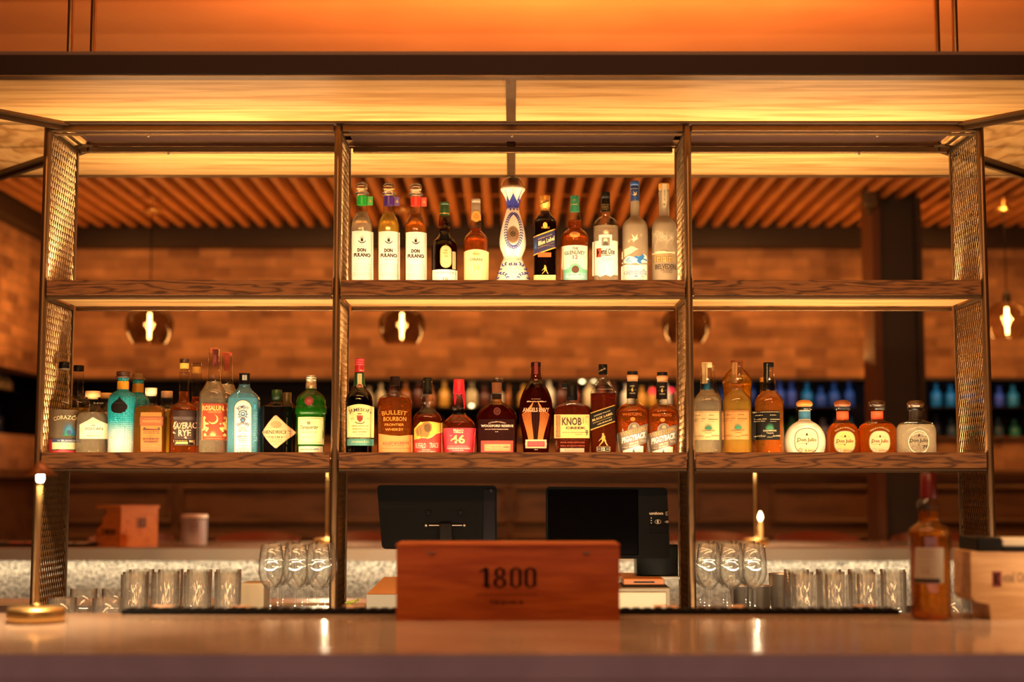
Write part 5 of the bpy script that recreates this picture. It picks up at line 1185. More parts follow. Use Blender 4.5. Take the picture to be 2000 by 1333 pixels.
def a_angel(d):
    for s_ in (1, -1):
        Ls = []
        for i in range(11):
            x0 = 20+i*12; Ls.append([(246+s_*(22+i*2.2), 560+i*3), (246+s_*(50+i*9), 640+i*5), (246+s_*(44+i*8), 760), (246+s_*(30+i*6), 880), (246+s_*(24+i*5), 955)])
        d.lines(Ls, 3, flat('#c06a2c', .4)); d.poly([(246+s_*22, 560), (246+s_*40, 640), (246+s_*30, 760), (246+s_*22, 950), (246+s_*2, 990), (246+s_*2, 600)], flat('#1c0806', .3), False)
    d.fine(200, 296, (532,), '#e0b090', 4); d.script(255, 562, 200, 24, '#e8c0a0', 3, 5, 12)
    d.text('ANGELS ENVY', 250, 645, 280, 44, '#e6a888', .02, True)
    d.poly([(140, 955), (360, 955), (360, 990), (366, 1000), (360, 1012), (360, 1045), (140, 1045), (140, 1012), (134, 1000), (140, 990)], '#d9b890'); d.rect(160, 972, 342, 1030, '#b01c30'); d.fine(170, 330, (988, 1004), '#e88a78', 3); d.fine(232, 268, (1060,), '#e8c0a0', 6)
bottle('whiskey_bottle', 'tall tapering bourbon bottle etched with angel wings', GM, ZF, 248, Y1, ZSL,
    [(185, 52), (205, 50), (225, 52), (290, 56), (340, 66), (380, 92), (440, 128), (500, 152), (560, 168), (620, 174), (700, 172), (800, 162), (900, 148), (1000, 137), (1100, 132)], G_BROWN, Q_DEEP, 415, shape='oval', depth=.5,
    caps=[('cap', [(150, 50), (154, 53), (186, 53)], '#160e0c')], art=a_angel, arts=[('neck_label', lambda d: (d.poly([(232, 152), (270, 152), (272, 340), (250, 362), (232, 340)], '#7c1a20'), d.text('A', 250, 325, 14, 18, '#c86a50')))])
def a_knob(d):
    d.poly([(440, 694), (808, 694), (808, 940), (440, 940)], '#dcb068'); d.rect(446, 700, 504, 934, '#6a4424'); d.fine(452, 500, tuple(range(710, 930, 11)), '#d09a50', 4)
    d.text('KNOB', 622, 766, 205, 82, '#2a1c10', .03); d.text('CREEK', 664, 834, 212, 26, '#2a1c10', .04); d.lines([[(742, 730), (742, 790)]], 6, '#7a5a34'); d.text('KENTUCKY STRAIGHT BOURBON', 645, 882, 242, 11, '#3a2816', .01); d.text('WHISKEY', 695, 901, 78, 10, '#3a2816', .01)
    d.text('9', 778, 885, 28, 62, '#2a1c10', .02); d.fine(796, 808, (870, 884, 900), '#3a2816', 4); d.lines([[(765, 740), (770, 725), (785, 716), (800, 722)], [(765, 755), (772, 775), (790, 782)]], 4, '#8a6a3c')
    d.fine(505, 762, (958,), '#5a2c20', 3)
    d.text('KNOB CREEK DISTILLING', 630, 985, 250, 16, flat('#8a4030', .3)); d.text('SMALL BATCH BOURBON', 630, 1020, 250, 16, flat('#8a4030', .3))
    d.rect(500, 1044, 752, 1100, '#9a8a74'); d.fine(510, 545, (1058, 1072), '#f0e8d8', 6); d.fine(560, 740, (1060,), '#c8bca4', 4)
t = bottle('whiskey_bottle', 'square-sided bourbon bottle with black pourer and tan block-letter label', GM, ZF, 624, Y1, ZSL,
    [(520, 54), (545, 56), (570, 70), (590, 120), (615, 172), (650, 186), (690, 188), (690, 188), (940, 188), (1000, 180), (1100, 172)], G_CLEAR, Q_DEEP, 600, shape='square', depth=.5,
    caps=[('pourer', [(354, 44), (358, 54), (485, 55), (500, 58), (530, 56), (548, 50)], '#0d0b0c')], art=a_knob)
mb = MB(); a, b = P(1000+515/5.331, 680+364/5.331, Y1), P(1000+585/5.331, 680+422/5.331, Y1)
mb.bbox((a.x, Y1-.008, b.z), (b.x, Y1+.008, a.z), flat('#0d0b0c', .35), .003); mb.build('spout', t)
def a_jwb(d):
    d.poly([(820, 674), (1072, 592), (1072, 770), (820, 860)], flat('#b89048', .35, .5)); d.poly([(820, 684), (1072, 602), (1072, 760), (820, 848)], '#12100f')
    s = -.35
    d.text('JOHNNIE WALKER', 940, 684, 172, 16, '#d8c49a', 0, True, slope=s); d.text('BLACK LABEL', 944, 718, 214, 24, '#d2b070', .02, True, slope=s); d.text('BLENDED SCOTCH WHISKY', 940, 752, 195, 10, '#b89a60', .01, slope=s); d.script(965, 775, 150, 30, '#c8a868', 3, 4, 10, s)
    d.walker(952, 955, 130, flat('#b88a48', .35, .5)); d.rect(882, 1030, 1022, 1100, '#1c1612'); d.frame(884, 1032, 1020, 1076, 4, '#b8a078'); d.text('12', 950, 1054, 36, 30, '#f0e8d0', .03); d.fine(890, 925, (1054,), '#c8b48a', 6); d.fine(975, 1015, (1054,), '#c8b48a', 6)
bottle('whisky_bottle', 'square scotch bottle with slanted black label and black cap', GM, ZF, 945, Y1, ZSL,
    [(278, 44), (310, 48), (350, 66), (400, 98), (440, 120), (480, 129), (500, 129), (500, 129), (1100, 128)], G_CLEAR, Q_DEEP, 478, shape='square', depth=.95,
    caps=[('cap', [(172, 44), (177, 47), (250, 47), (278, 46)], '#0e0b0a')], art=a_jwb, arts=[('neck_label', lambda d: d.script(940, 232, 70, 40, '#b89868', 3, 4, 5, -.4))])
def piggy(cx, dy, lab, sid):
    dx = cx-1250
    def art(d):
        X = lambda x: x+dx
        Y = lambda y: y+dy
        d.rrect(X(1158), Y(1020), X(1372), 1110, 6, '#f2ece0')
        arch = [(X(1270)+66*math.cos(a), Y(850)-74*math.sin(a)) for a in [PI*i/12 for i in range(13)]]
        d.poly(arch, '#7d6f62'); d.poly([(X(1270)+54*math.cos(a), Y(850)-62*math.sin(a)) for a in [PI*i/12 for i in range(13)]], '#574a40'); d.ell(X(1272), Y(815), 22, 18, '#a08c60')
        d.poly([(X(1100), Y(888)), (X(1420), Y(784)), (X(1418), Y(985)), (X(1120), Y(1082))], '#6a5c50')
        s = -.26
        d.text('WHISTLEPIG', X(1270), Y(868), 278, 44, '#c09038', .0, True, slope=s); d.text('PIGGYBACK', X(1272), Y(932), 252, 62, '#f4eee2', .03, True, slope=s)
        d.text('100% RYE', X(1270), Y(990), 92, 22, '#ddd2c0', .02, slope=s); d.text('WHISKEY', X(1270), Y(1018), 104, 22, '#ddd2c0', .02, slope=s); d.fine(X(1150), X(1205), (Y(1035),), '#ddd2c0', 4); d.fine(X(1335), X(1400), (Y(960), Y(972)), '#ddd2c0', 4)
        d.text('6', X(1270), Y(1075), 28, 60, '#2a2622', .02); d.text('AGED', X(1218), Y(1088), 44, 14, '#2a2622'); d.text('YEARS', X(1320), Y(1088), 48, 14, '#2a2622')
        G1 = flat('#a85a24', .3); d.text('WHISTLEPIG', X(1250), Y(690), 200, 30, G1, 0); d.ell(X(1255), Y(742), 26, 20, G1)
    def nk(d):
        X = lambda x: x+dx
        Y = lambda y: y+dy
        d.rect(X(1195), Y(348), X(1304), Y(526), '#1e1612'); d.lines([[(X(1195), Y(360)), (X(1304), Y(360))], [(X(1195), Y(372)), (X(1304), Y(372))], [(X(1195), Y(500)), (X(1304), Y(500))]], 3, '#a08a60')
        d.text('AGED', X(1250), Y(396), 48, 14, '#d8ccb0', .01); d.text('6', X(1251), Y(433), 24, 44, '#e6c060', .03); d.text('YEARS', X(1251), Y(472), 62, 12, '#d8ccb0', .01); d.fine(X(1205), X(1232), (Y(437),), '#a08a60', 3); d.fine(X(1270), X(1298), (Y(437),), '#a08a60', 3)
    t = bottle('whiskey_bottle', lab, GM, ZF, cx, Y1, ZSL,
        [(345+dy, 54), (528+dy, 54), (545+dy, 60), (565+dy, 58), (580+dy, 80), (610+dy, 130), (650+dy, 160), (700+dy, 171), (760+dy, 172), (900, 160), (1000, 145), (1100, 130)], G_CLEAR, Q_RYE, 590+dy,
        caps=[('cap', [(245+dy, 52), (249+dy, 56), (280+dy, 56)], '#141214'), ('cork_neck', [(282+dy, 54), (292+dy, 60), (312+dy, 60), (326+dy, 55), (347+dy, 54)], flat('#b88456', .5))], art=art, arts=[('neck_label', nk)])
piggy(1252, 0, 'tapering rye bottle with slanted grey label, next to the black label bottle', 1)
piggy(1562, 8, 'tapering rye bottle with slanted grey label, nearest the right mesh', 2)

# ---------------------------------------------------------------- lower right shelf
def casa(cx, lab, paper, ink, q, fillm, cap, dark=False, dy=0):
    dx = cx-214
    def art(d):
        x0, x1 = (76, 352) if not dark else (68, 340)
        d.rect(x0+dx, 656+dy, x1+dx, 958+dy, paper); d.lines([[(x0+dx, 662+dy), (x1+dx, 662+dy)], [(x0+dx, 672+dy), (x1+dx, 672+dy)]], 2, ink); d.fine(x0+10+dx, x1-5+dx, (667+dy,), ink, 5)
        d.fine(94+dx, 160+dx, (700+dy,), ink, 6); d.fine(232+dx, 296+dx, (700+dy,), ink, 6); d.text('Tequila 100%', 142+dx, 742+dy, 118, 16, ink, 0, shear=.2); d.text('Agave Azul', 132+dx, 763+dy, 104, 14, ink, shear=.2); d.fine(230+dx, 335+dx, (744+dy,), ink, 6); d.fine(230+dx, 300+dx, (766+dy,), ink, 3)
        d.agave(232+dx, 820+dy, 128, 84, '#1f6e50', 15, 168, False); d.text('CASAMIGOS', 232+dx, 862+dy, 134, 17, ink, .01); d.text('Tequila', 232+dx, 888+dy, 74, 18, ink)
        d.script(138+dx, 922+dy, 100, 44, ink, 2.5, 4, 3); d.lines([[(204+dx, 930+dy), (258+dx, 930+dy)]], 3, ink); d.script(304+dx, 922+dy, 84, 34, ink, 2.5, 6, 3)
    def nk(d): d.rect(172+dx, 155+dy, 224+dx, 370+dy, paper if not dark else '#141110'); d.fine(196+dx, 206+dx, tuple(range(165+dy, 360+dy, 9)), ink, 5)
    return bottle('tequila_bottle', lab, GR, ZG, cx, Y1, ZSL,
        [(205+dy, 50), (235+dy, 50), (245+dy, 48), (300+dy, 58), (380+dy, 68), (440+dy, 72), (470+dy, 90), (510+dy, 126), (560+dy, 147), (600+dy, 150), (1100, 148)], G_CLEAR, q, fillm,
        caps=[('stopper', [(152+dy, 50), (156+dy, 54), (196+dy, 54), (204+dy, 50)], cap)], art=art, arts=[('neck_label', nk)])
casa(214, 'clear tequila bottle with pale agave label, leftmost in right bay', '#cfae7a', '#2e2014', Q_CLEAR, 440, flat('#d8c090', .4))
casa(522, 'golden tequila bottle with tan agave label in the right bay', '#b07a3c', '#4a2c10', Q_GOLD, 432, flat('#5a2c10', .4), dy=-4)
casa(856, 'amber tequila bottle with black agave label in the right bay', '#120f0e', '#d2c09a', Q_AMBER, 450, flat('#12100f', .4), True)
bottle('tequila_bottle', 'slim clear bottle hidden behind the pale agave label bottle', GR, ZG, 270, Y2_, ZSL, [(190, 22), (260, 24), (380, 34), (440, 44), (500, 80), (560, 92), (1100, 94)], G_CLEAR, Q_CLEAR, 470,
    caps=[('stopper', [(184, 20), (188, 22), (240, 22)], flat('#c8a468', .4))])
bottle('tequila_bottle', 'slim yellow-necked bottle hidden behind the black agave label bottle', GR, ZG, 800, Y2_, ZSL, [(340, 36), (480, 38), (560, 60), (620, 80), (1100, 82)], G_YELL, Q_GOLD, 560,
    caps=[('cap', [(308, 34), (312, 38), (352, 38)], flat('#c89034', .4))])
bottle('tequila_bottle', 'faceted golden decanter bottle behind the tan agave label bottle', GR, ZG, 528, 4.63, ZSL,
    [(215, 60), (240, 84), (280, 120), (340, 146), (380, 150), (440, 140), (560, 134), (1100, 120)], G_YELL, Q_GOLD, 290, ripple=.035, nr=14,
    caps=[('stopper', [(128, 60), (132, 66), (150, 66), (200, 56), (216, 54)], flat('#8a4a20', .35))])

def julio(zf, cx, lab, prof, q, glass, band, cork, fill, ov, word, wc, depth, yb, orn=True, clear70=False):
    def art(d):
        x, y, rx, ry = ov
        if not clear70:
            n = 40; se = lambda a, e=2.6: (math.copysign(abs(math.cos(a))**(2/e), math.cos(a)), math.copysign(abs(math.sin(a))**(2/e), math.sin(a)))
            d.poly([(x+rx*1.07*se(2*PI*i/n)[0], y+ry*1.06*se(2*PI*i/n)[1]) for i in range(n)], '#5a564a' if depth else '#7a4a20'); d.poly([(x+rx*se(2*PI*i/n)[0], y+ry*se(2*PI*i/n)[1]) for i in range(n)], wc)
        d.text('TEQUILA DON JULIO', x, y-ry*1.32, rx*2.1, 20, flat('#8a7a5a' if depth else '#4a2410', .35), 0, arc=rx*1.35)
        ink = '#241a12'
        s_ = rx/112
        d.shapes([[(x-12*s_, y-62*s_), (x, y-80*s_), (x+12*s_, y-62*s_), (x+5*s_, y-60*s_), (x+20*s_, y-52*s_), (x-20*s_, y-52*s_), (x-5*s_, y-60*s_)]], ink); d.text('19', x-36*s_, y-58*s_, 16*s_, 10*s_, ink); d.text('42', x+36*s_, y-58*s_, 16*s_, 10*s_, ink)
        d.text('Don Julio', x+2, y-6*s_, 186*s_, 46*s_, ink, .02, True); d.lines([[(x-4*s_, y+18*s_), (x-8*s_, y+36*s_), (x+4*s_, y+30*s_)], [(x-84*s_, y+4*s_), (x-98*s_, y+16*s_)]], 7*s_, ink); d.script(x-45*s_, y+28*s_, 80*s_, 16*s_, '#8a7450', 3, 3, 6)
        if not clear70:
            d.ell(x-62*s_, y+92*s_, 22*s_, 22*s_, '#8a7a64' if depth else '#a05a34'); d.ell(x-62*s_, y+92*s_, 14*s_, 14*s_, '#b8a888' if depth else '#c87a4c')
            d.text('TEQUILA', x+5*s_, y+80*s_, 62*s_, 9*s_, '#6a5a40'); d.text(word, x+35*s_, y+98*s_, 110*s_, 20*s_, '#4a3c2c' if depth else '#a04a20', .02, True); d.fine(x-50*s_, x+60*s_, (y+122*s_,), '#8a7450', 4)
        else:
            d.text('70', x+68, y+58, 66, 40, ink, .03, True); d.text('DISTILLED AND AGED', x, y-88, 150, 10, '#d8ccb0', arc=100); d.text('CLARO AÑEJO', x, y+118, 170, 14, '#d8d0bc', arc=-120)
            d.lines([[(x+104*math.cos(2*PI*i/36), y+6+118*math.sin(2*PI*i/36)) for i in range(37)]], 4, flat('#c8bfa4', .3))
    t = bottle('tequila_bottle', lab, GR, zf, cx, Y1+.01, ZSL, prof, glass, q, fill, 'oval' if clear70 else 'round', None if not depth else depth, art=art,
        caps=[('stopper', cork[0], cork[1], 1), ('stopper_ring', cork[2], G_CLEAR if depth or clear70 else flat('#2c1a10', .2)), ('neck_band', band[0], band[1])])
    return t
K = 1220
ring = lambda c, y, w_: [(y, w_*.97), (y+8, w_), (y+26, w_), (y+40, w_*.84)]
julio(ZG, K, 'round pale tequila bottle with blue neck band and wooden knob', [(650, 60), (740, 60), (760, 70), (790, 120), (830, 165), (880, 195), (940, 212), (1000, 214), (1050, 205), (1110, 190)], Q_CLEAR,
    shellglass('milky_clear_glass', (.93, .93, .90), diffuse=.45, dcol=(.82, .80, .66)), ([(662, 61), (742, 61)], '#2c5c78'), ([(540, 10), (546, 50), (565, 78), (595, 84), (612, 70)], flat('#b0702c', .45), ring(0, 612, 86)), 770, (1258, 968, 118, 126), 'BLANCO', '#e4d49c', .55, 0)
julio(ZH, 228, 'amber tequila bottle with orange neck band, left of its darker twin', [(650, 62), (745, 62), (765, 72), (790, 110), (830, 148), (880, 168), (940, 176), (1110, 176)], Q_AMBER, G_HONEY,
    ([(662, 62), (752, 62)], '#b8482a'), ([(540, 10), (546, 50), (565, 80), (595, 84), (612, 74)], flat('#6a3414', .3), ring(0, 612, 86)), 790, (270, 980, 106, 112), 'REPOSADO', '#dfa45c', .6, 0)
julio(ZH, 586, 'broad deep amber tequila bottle with orange neck band and dark knob', [(650, 62), (745, 62), (760, 76), (775, 120), (800, 168), (840, 192), (880, 198), (1110, 196)], Q_AMBER, G_HONEY,
    ([(662, 62), (748, 62)], '#b84a2c'), ([(540, 10), (546, 50), (565, 80), (595, 84), (612, 74)], flat('#2a1608', .25), ring(0, 612, 86)), 790, (634, 980, 104, 112), 'AÑEJO', '#dba074', .6, 0)
julio(ZH, 988, 'clear round-shouldered tequila bottle with dark knob at the right end', [(650, 66), (745, 68), (760, 90), (775, 140), (800, 180), (840, 200), (880, 206), (1110, 204)], Q_CLEAR, G_CLEAR,
    ([(660, 67), (748, 69)], '#1e140c'), ([(545, 14), (550, 60), (575, 86), (600, 86), (620, 76)], flat('#3a2410', .25), ring(0, 618, 86)), 800, (1040, 975, 112, 112), '', '#e8dcc0', .7, 0, clear70=True)

# ================================================================== things on the bars
# tableware prototypes in local coordinates
def rocks():
    mb = MB(); mb.lathe([(.034, 0), (.038, .003), (.040, .02), (.041, .085), (.0395, .085), (.0375, .02), (.034, .014), (.002, .013)], (0, 0, 0), M_DRINK, 32, capb=True, capt=True); return mb
def highball():
    mb = MB(); mb.lathe([(.030, 0), (.034, .003), (.0355, .02), (.037, .148), (.0355, .148), (.0335, .02), (.030, .016), (.002, .015)], (0, 0, 0), M_DRINK, 64, ripple=.03, nr=16, capb=True, capt=True); return mb
def wineglass(lab, loc, grp):
    t = thing('stemmed_glass', lab, 'glass', loc, grp)
    mb = MB(); mb.lathe([(.0045, .100), (.016, .106), (.030, .124), (.0365, .148), (.036, .180), (.030, .232), (.0292, .232), (.0352, .180), (.0355, .150), (.029, .127), (.015, .110), (.001, .106)], (0, 0, 0), M_DRINK, 32, capb=False, capt=True); part('bowl', mb, t, None)
    mb = MB(); mb.lathe([(.034, 0), (.034, .0015), (.012, .004), (.0045, .012), (.0036, .05), (.0045, .100), (.002, .105)], (0, 0, 0), M_DRINK, 24); part('stem', mb, t, None)
    return t
ORD = ['first', 'second', 'third', 'fourth', 'fifth', 'sixth', 'seventh', 'eighth', 'ninth', 'tenth', 'eleventh', 'twelfth']
GH = ZBAR
def row(build, name, cat, grp, px0, px1, n, Y, text, src=[None]):
    proto = None
    for i in range(n):
        X = PX(px0+(px1-px0)*i/max(1, n-1), 1150, Y)
        lab = text.format(ORD[i])
        if proto is None:
            proto = build().build(name); proto.location = (X, Y, GH); tag(proto, lab, cat, grp)
        else:
            c = proto.copy(); COL.objects.link(c); c.location = (X, Y, GH); c.rotation_euler.z = random.uniform(0, 3); c['label'] = lab
GT = 'ribbed highball glasses on the back bar'
row(highball, 'highball_glass', 'glass', GT, 262, 445, 4, 4.24, '{} tall ribbed glass from the left in the near row under the left bay')
row(highball, 'highball_glass', 'glass', GT, 265, 444, 4, 4.36, '{} tall ribbed glass from the left in the second row under the left bay')
row(highball, 'highball_glass', 'glass', GT, 276, 446, 4, 4.48, '{} tall ribbed glass from the left in the rear row under the left bay')
row(highball, 'highball_glass', 'glass', GT, 1576, 1700, 3, 4.24, '{} tall ribbed glass from the left in the near row under the right bay')
row(highball, 'highball_glass', 'glass', GT, 1564, 1745, 4, 4.36, '{} tall ribbed glass from the left in the second row under the right bay')
row(highball, 'highball_glass', 'glass', GT, 1556, 1744, 4, 4.48, '{} tall ribbed glass from the left in the rear row under the right bay')
GS = 'short tumblers on the back bar'
row(rocks, 'tumbler_glass', 'glass', GS, 122, 210, 2, 4.20, '{} short tumbler from the left in the near row by the left post')
row(rocks, 'tumbler_glass', 'glass', GS, 164, 226, 2, 4.55, '{} short tumbler from the left in the rear row by the left post')
row(rocks, 'tumbler_glass', 'glass', GS, 1862, 1918, 2, 4.24, '{} short tumbler from the left between the foreground bottle and the carton')
GW = 'stemmed glasses on the back bar'
wg = None
def wine(px, Y, lab):
    global wg
    loc = (PX(px, 1150, Y), Y, GH)
    if wg is None: wg = wineglass(lab, loc, GW)
    else: copy_tree(wg, loc, lab)
for r, (Y, off) in enumerate(((4.29, 0), (4.40, 17), (4.51, 30))):
    for i, px in enumerate((529, 577, 621)):
        if px+off > 640: continue
        wine(px+off*.8, Y, '%s stemmed glass from the left in the %s row under the left bay' % (ORD[i], ('near', 'middle', 'rear')[r]))
for r, (Y, off) in enumerate(((4.29, 0), (4.40, -12), (4.51, -22))):
    for i, px in enumerate((1385, 1430, 1474)):
        if px+off < 1362: continue
        wine(px+off*.8, Y, '%s stemmed glass from the left in the %s row under the right bay' % (ORD[i], ('near', 'middle', 'rear')[r]))
# steel shaker cups
def cup():
    mb = MB(); mb.lathe([(.026, 0), (.028, .002), (.0375, .088), (.039, .09), (.0375, .0905), (.036, .088), (.027, .006), (.001, .006)], (0, 0, 0), M_STEEL, 28, capt=True); return mb
GC = 'steel shaker cups'
row(cup, 'shaker_cup', 'cup', GC, 1448, 1484, 2, 4.62, '{} steel cup behind the stemmed glasses of the right bay')
def cup2():
    mb = MB(); mb.lathe([(.030, 0), (.032, .002), (.0405, .125), (.042, .127), (.0405, .1275), (.039, .125), (.031, .006), (.001, .006)], (0, 0, 0), M_STEEL, 28, capt=True); return mb
row(cup2, 'shaker_tin', 'cup', GC, 1527, 1527, 1, 4.62, 'tall steel shaker tin left of the ribbed glasses in the right bay')

def boxthing(name, lab, cat, a, b, Y, dep, mat, z0=None, r=.004, grp=None):
    """front rectangle from photograph corners a, b at depth Y"""
    p, q = P(a[0], a[1], Y), P(b[0], b[1], Y); zz = q.z if z0 is None else z0
    mb = MB(); mb.bbox((p.x, Y, zz), (q.x, Y+dep, p.z), mat, r)
    o = mb.build(name); return tag(o, lab, cat, grp)
boxthing('napkin_holder', 'cream napkin box beside the tall ribbed glasses', 'box', (470, 1140), (515, 1190), 4.62, .12, flat('#dcd0b4', .5), ZBAR)
# till printers
t = thing('receipt_printer', 'receipt printer with paper slot right of the wooden box', 'printer', (PX(1262, 1180, 4.3), 4.3, ZBAR))
a, b = P(1196, 1148, 4.32), P(1310, 1190, 4.32)
mb = MB(); mb.bbox((a.x, 4.32, ZBAR), (b.x, 4.50, a.z), flat('#6a5c48', .3, .3), .004); mb.build('case', t)
mb = MB(); mb.bbox((a.x+.01, 4.314, ZBAR+.005), (b.x-.012, 4.321, a.z-.012), flat('#8f8470', .3, .4), .003); mb.build('front_panel', t)
a2, b2 = P(1218, 1131, 4.36), P(1298, 1146, 4.36)
mb = MB(); mb.bbox((a2.x, 4.36, a.z+.003), (b2.x, 4.46, a2.z), flat('#b06a34', .4), .004); mb.box((a2.x+.03, 4.358, a2.z-.012), (b2.x-.03, 4.361, a2.z-.008), M_BLACK); mb.build('lid', t)
mb = MB(); mb.bbox((a2.x-.004, 4.345, a.z), (b2.x+.006, 4.475, a.z+.004), M_BLACK, .001); mb.build('paper_slot', t)
t = thing('cash_drawer', 'squat grey till box half hidden left of the wooden box', 'box', (PX(745, 1180, 4.4), 4.4, ZBAR))
a, b = P(716, 1162, 4.36), P(835, 1190, 4.36); zc = P(740, 1143, 4.50).z
mb = MB(); x0, x1, z0, z1 = a.x, b.x, ZBAR, a.z
mb.add([(x0, 4.36, z0), (x1, 4.36, z0), (x1, 4.36, z1), (x0, 4.36, z1), (x0, 4.60, z0), (x1, 4.60, z0), (x1, 4.60, z1+.035), (x0+.03, 4.60, z1+.035)], [(0, 1, 2, 3), (4, 7, 6, 5), (0, 3, 7, 4), (1, 5, 6, 2), (0, 4, 5, 1)], flat('#8a8478', .4))
mb.build('case', t)
mb = MB(); mb.add([(x0, 4.36, z1+.001), (x1, 4.36, z1+.001), (x1, 4.60, z1+.036), (x0+.03, 4.60, z1+.036)], [(0, 1, 2, 3)], flat('#d0925a', .5)); mb.add([(x0, 4.36, z1-.002), (x1, 4.36, z1-.002), (x1, 4.60, z1+.033), (x0+.03, 4.60, z1+.033)], [(3, 2, 1, 0)], flat('#d0925a', .5)); mb.build('lid', t)  # orange top sheet: warm light falling on the box is put into its colour
o = boxthing('control_box', 'black box standing behind the right till screen', 'box', (1243, 1064), (1325, 1126), 4.72, .10, flat('#151312', .3), None, .003)
o = boxthing('under_shelf', 'thin steel shelf carrying the black box behind the right till screen', 'shelf', (1180, 1127), (1328, 1133), 4.68, .2, M_STEEL, None, .001)
# lime peel twist
t = thing('lime_twist', 'small green lime twist beside the left middle post', 'garnish', (PX(690, 1180, 4.38), 4.38, ZBAR))
mb = MB(); pts = [Vector((PX(676+8*math.cos(i*.9)+i*2.2, 1150, 4.38), 4.38+.012*math.sin(i*.9), PZ(1184-i*1.6, 4.38))) for i in range(9)]; mb.path(pts, .0035, flat('#9aa83c', .4)); mb.build('peel', t)
# small stand that carries the peel down to the bar
mb = MB(); mb.lathe([(.018, 0), (.019, .025), (.017, .03)], (PX(680, 1180, 4.38), 4.40, ZBAR), flat('#b09a5c', .4), 16); mb.build('dish', t)

# till screens
def screen(name, lab, corners, Y, back):
    """corners: TL TR BR BL in photograph pixels"""
    W = [P(x, y, Y) for x, y in corners]; c = sum(W, Vector())/4
    t = thing(name, lab, 'monitor', (c.x, Y, ZBAR), 'till screens')
    r = 9; pts = []
    n = 4
    for i in range(4):
        A, B, C = Vector(corners[i-1]), Vector(corners[i]), Vector(corners[(i+1) % 4])
        u = (A-B).normalized(); v = (C-B).normalized()
        for k in range(6):
            tt = k/5; p = B+u*r*(1-tt)**2+v*r*tt**2; q = P(p.x, p.y, Y); pts.append((q.x, q.z))
    mb = MB(); mb.prism(pts, Y, Y+.022, flat('#030203', .6)); case = mb.build('case', t)
    mb = MB(); mb.prism([(c.x+(x-c.x)*.97, c.z+(z-c.z)*.95) for x, z in pts], Y+.022, Y+.03, flat('#050405', .15)); mb.build('display', t)
    mb = MB(); mb.tube((c.x, Y+.05, ZBAR+.02), (c.x, Y+.05, c.z), .014, flat('#1a1614', .3, .5), 14); mb.build('stand_pole', t)
    mb = MB(); mb.bbox((c.x-.09, Y-.02, ZBAR), (c.x+.09, Y+.15, ZBAR+.014), flat('#0c0a0a', .35), .004); mb.build('stand_base', t)
    mb = MB(); mb.bbox((c.x-.04, Y+.03, c.z-.04), (c.x+.04, Y+.055, c.z+.04), flat('#0c0a0a', .35), .003); mb.build('mount_plate', t)
    return t, c
t, c = screen('till_screen', 'black till screen seen from behind, left one under the middle bay', [(736, 948), (970, 949), (971, 1076), (746, 1073)], 4.60, True)
mb = MB()
for a, b_ in (((944, 956), (967, 1070)),):
    p, q = P(*a, 4.60), P(*b_, 4.60); mb.bbox((p.x, 4.596, q.z), (q.x, 4.601, p.z), flat('#17131a', .3), .002)
mb.build('side_strip', t)
p = P(959, 959, 4.595); mb = MB(); mb.tube((p.x, 4.597, p.z), (p.x, 4.590, p.z), .005, flat('#2a2428', .25), 16); mb.build('camera_eye', t)
mb = MB(); p0, p1 = P(858, 1022, 4.59), P(883, 1062, 4.59); mb.bbox((p0.x, 4.575, p1.z), (p1.x, 4.60, p0.z), flat('#1c1613', .3, .5), .003)
h = P(870, 1027, 4.58); mb.tube((PX(838, 1027, 4.58), 4.585, h.z), (PX(902, 1027, 4.58), 4.585, h.z), .0022, M_STEEL, 8)
for xx in (832, 907): q = P(xx, 1027, 4.585); mb.lathe([(.0055*math.sin(PI*j/6)+.0003, -.0055*math.cos(PI*j/6)) for j in range(7)], q, M_STEEL, 10)
for xx in (837, 900): q = P(xx, 1002, 4.60); mb.bbox((q.x-.006, 4.592, q.z-.008), (q.x+.006, 4.6, q.z+.008), flat('#141012', .3), .002)
mb.build('mount_bracket', t)
mb = MB(); L = [P(739, 989, 4.60), P(806, 989, 4.60), P(806, 991, 4.60)]; mb.box((L[0].x, 4.5985, L[2].z), (L[1].x, 4.5999, L[0].z), flat('#141112', .6)); mb.build('seam', t)
t, c = screen('till_screen', 'black till screen with small white markings, right one under the middle bay', [(1066, 951), (1303, 953), (1309, 1092), (1066, 1092)], 4.56, False)
mb = MB(); p, q = P(1068, 957, 4.56), P(1247, 1085, 4.56); mb.bbox((p.x+.004, 4.556, q.z), (q.x, 4.5605, p.z), flat('#040304', .12), .003); mb.build('rear_panel', t)
d = Draw((960, 900, 3.078), 4.556, lambda x, z: 4.5598); Wt = flat('#c9b49a', .5)
d.text('union', 991, 318, 84, 17, Wt, .05); d.lines([[(1054+7*math.cos(i*.5), 320+12*math.sin(i*.5)) for i in range(10)], [(1050, 332), (1058, 306)]], 2, Wt)
d.lines([[(961, 343), (961, 349)], [(961, 358), (961, 364)], [(961, 373), (961, 379)]], 5, flat('#f0e6c0', .5))
d.lines([[(1001+18*math.cos(2*PI*i/20), 369+12*math.sin(2*PI*i/20)) for i in range(21)]], 2.5, Wt); d.ell(1000, 369, 6, 10, Wt, 12)
d.lines([[(1041, 369), (1046, 369)], [(1050, 364), (1062, 364), (1062, 374), (1050, 374), (1050, 364)], [(1054, 369), (1058, 369)]], 2.5, Wt); d.mb.build('markings', t)
mb = MB(); p, q = P(1268, 1025, 4.56), P(1306, 1042, 4.56); mb.bbox((p.x, 4.557, q.z), (q.x-.004, 4.5605, p.z), flat('#0e0b0c', .2), .001); mb.build('reader_slot', t)

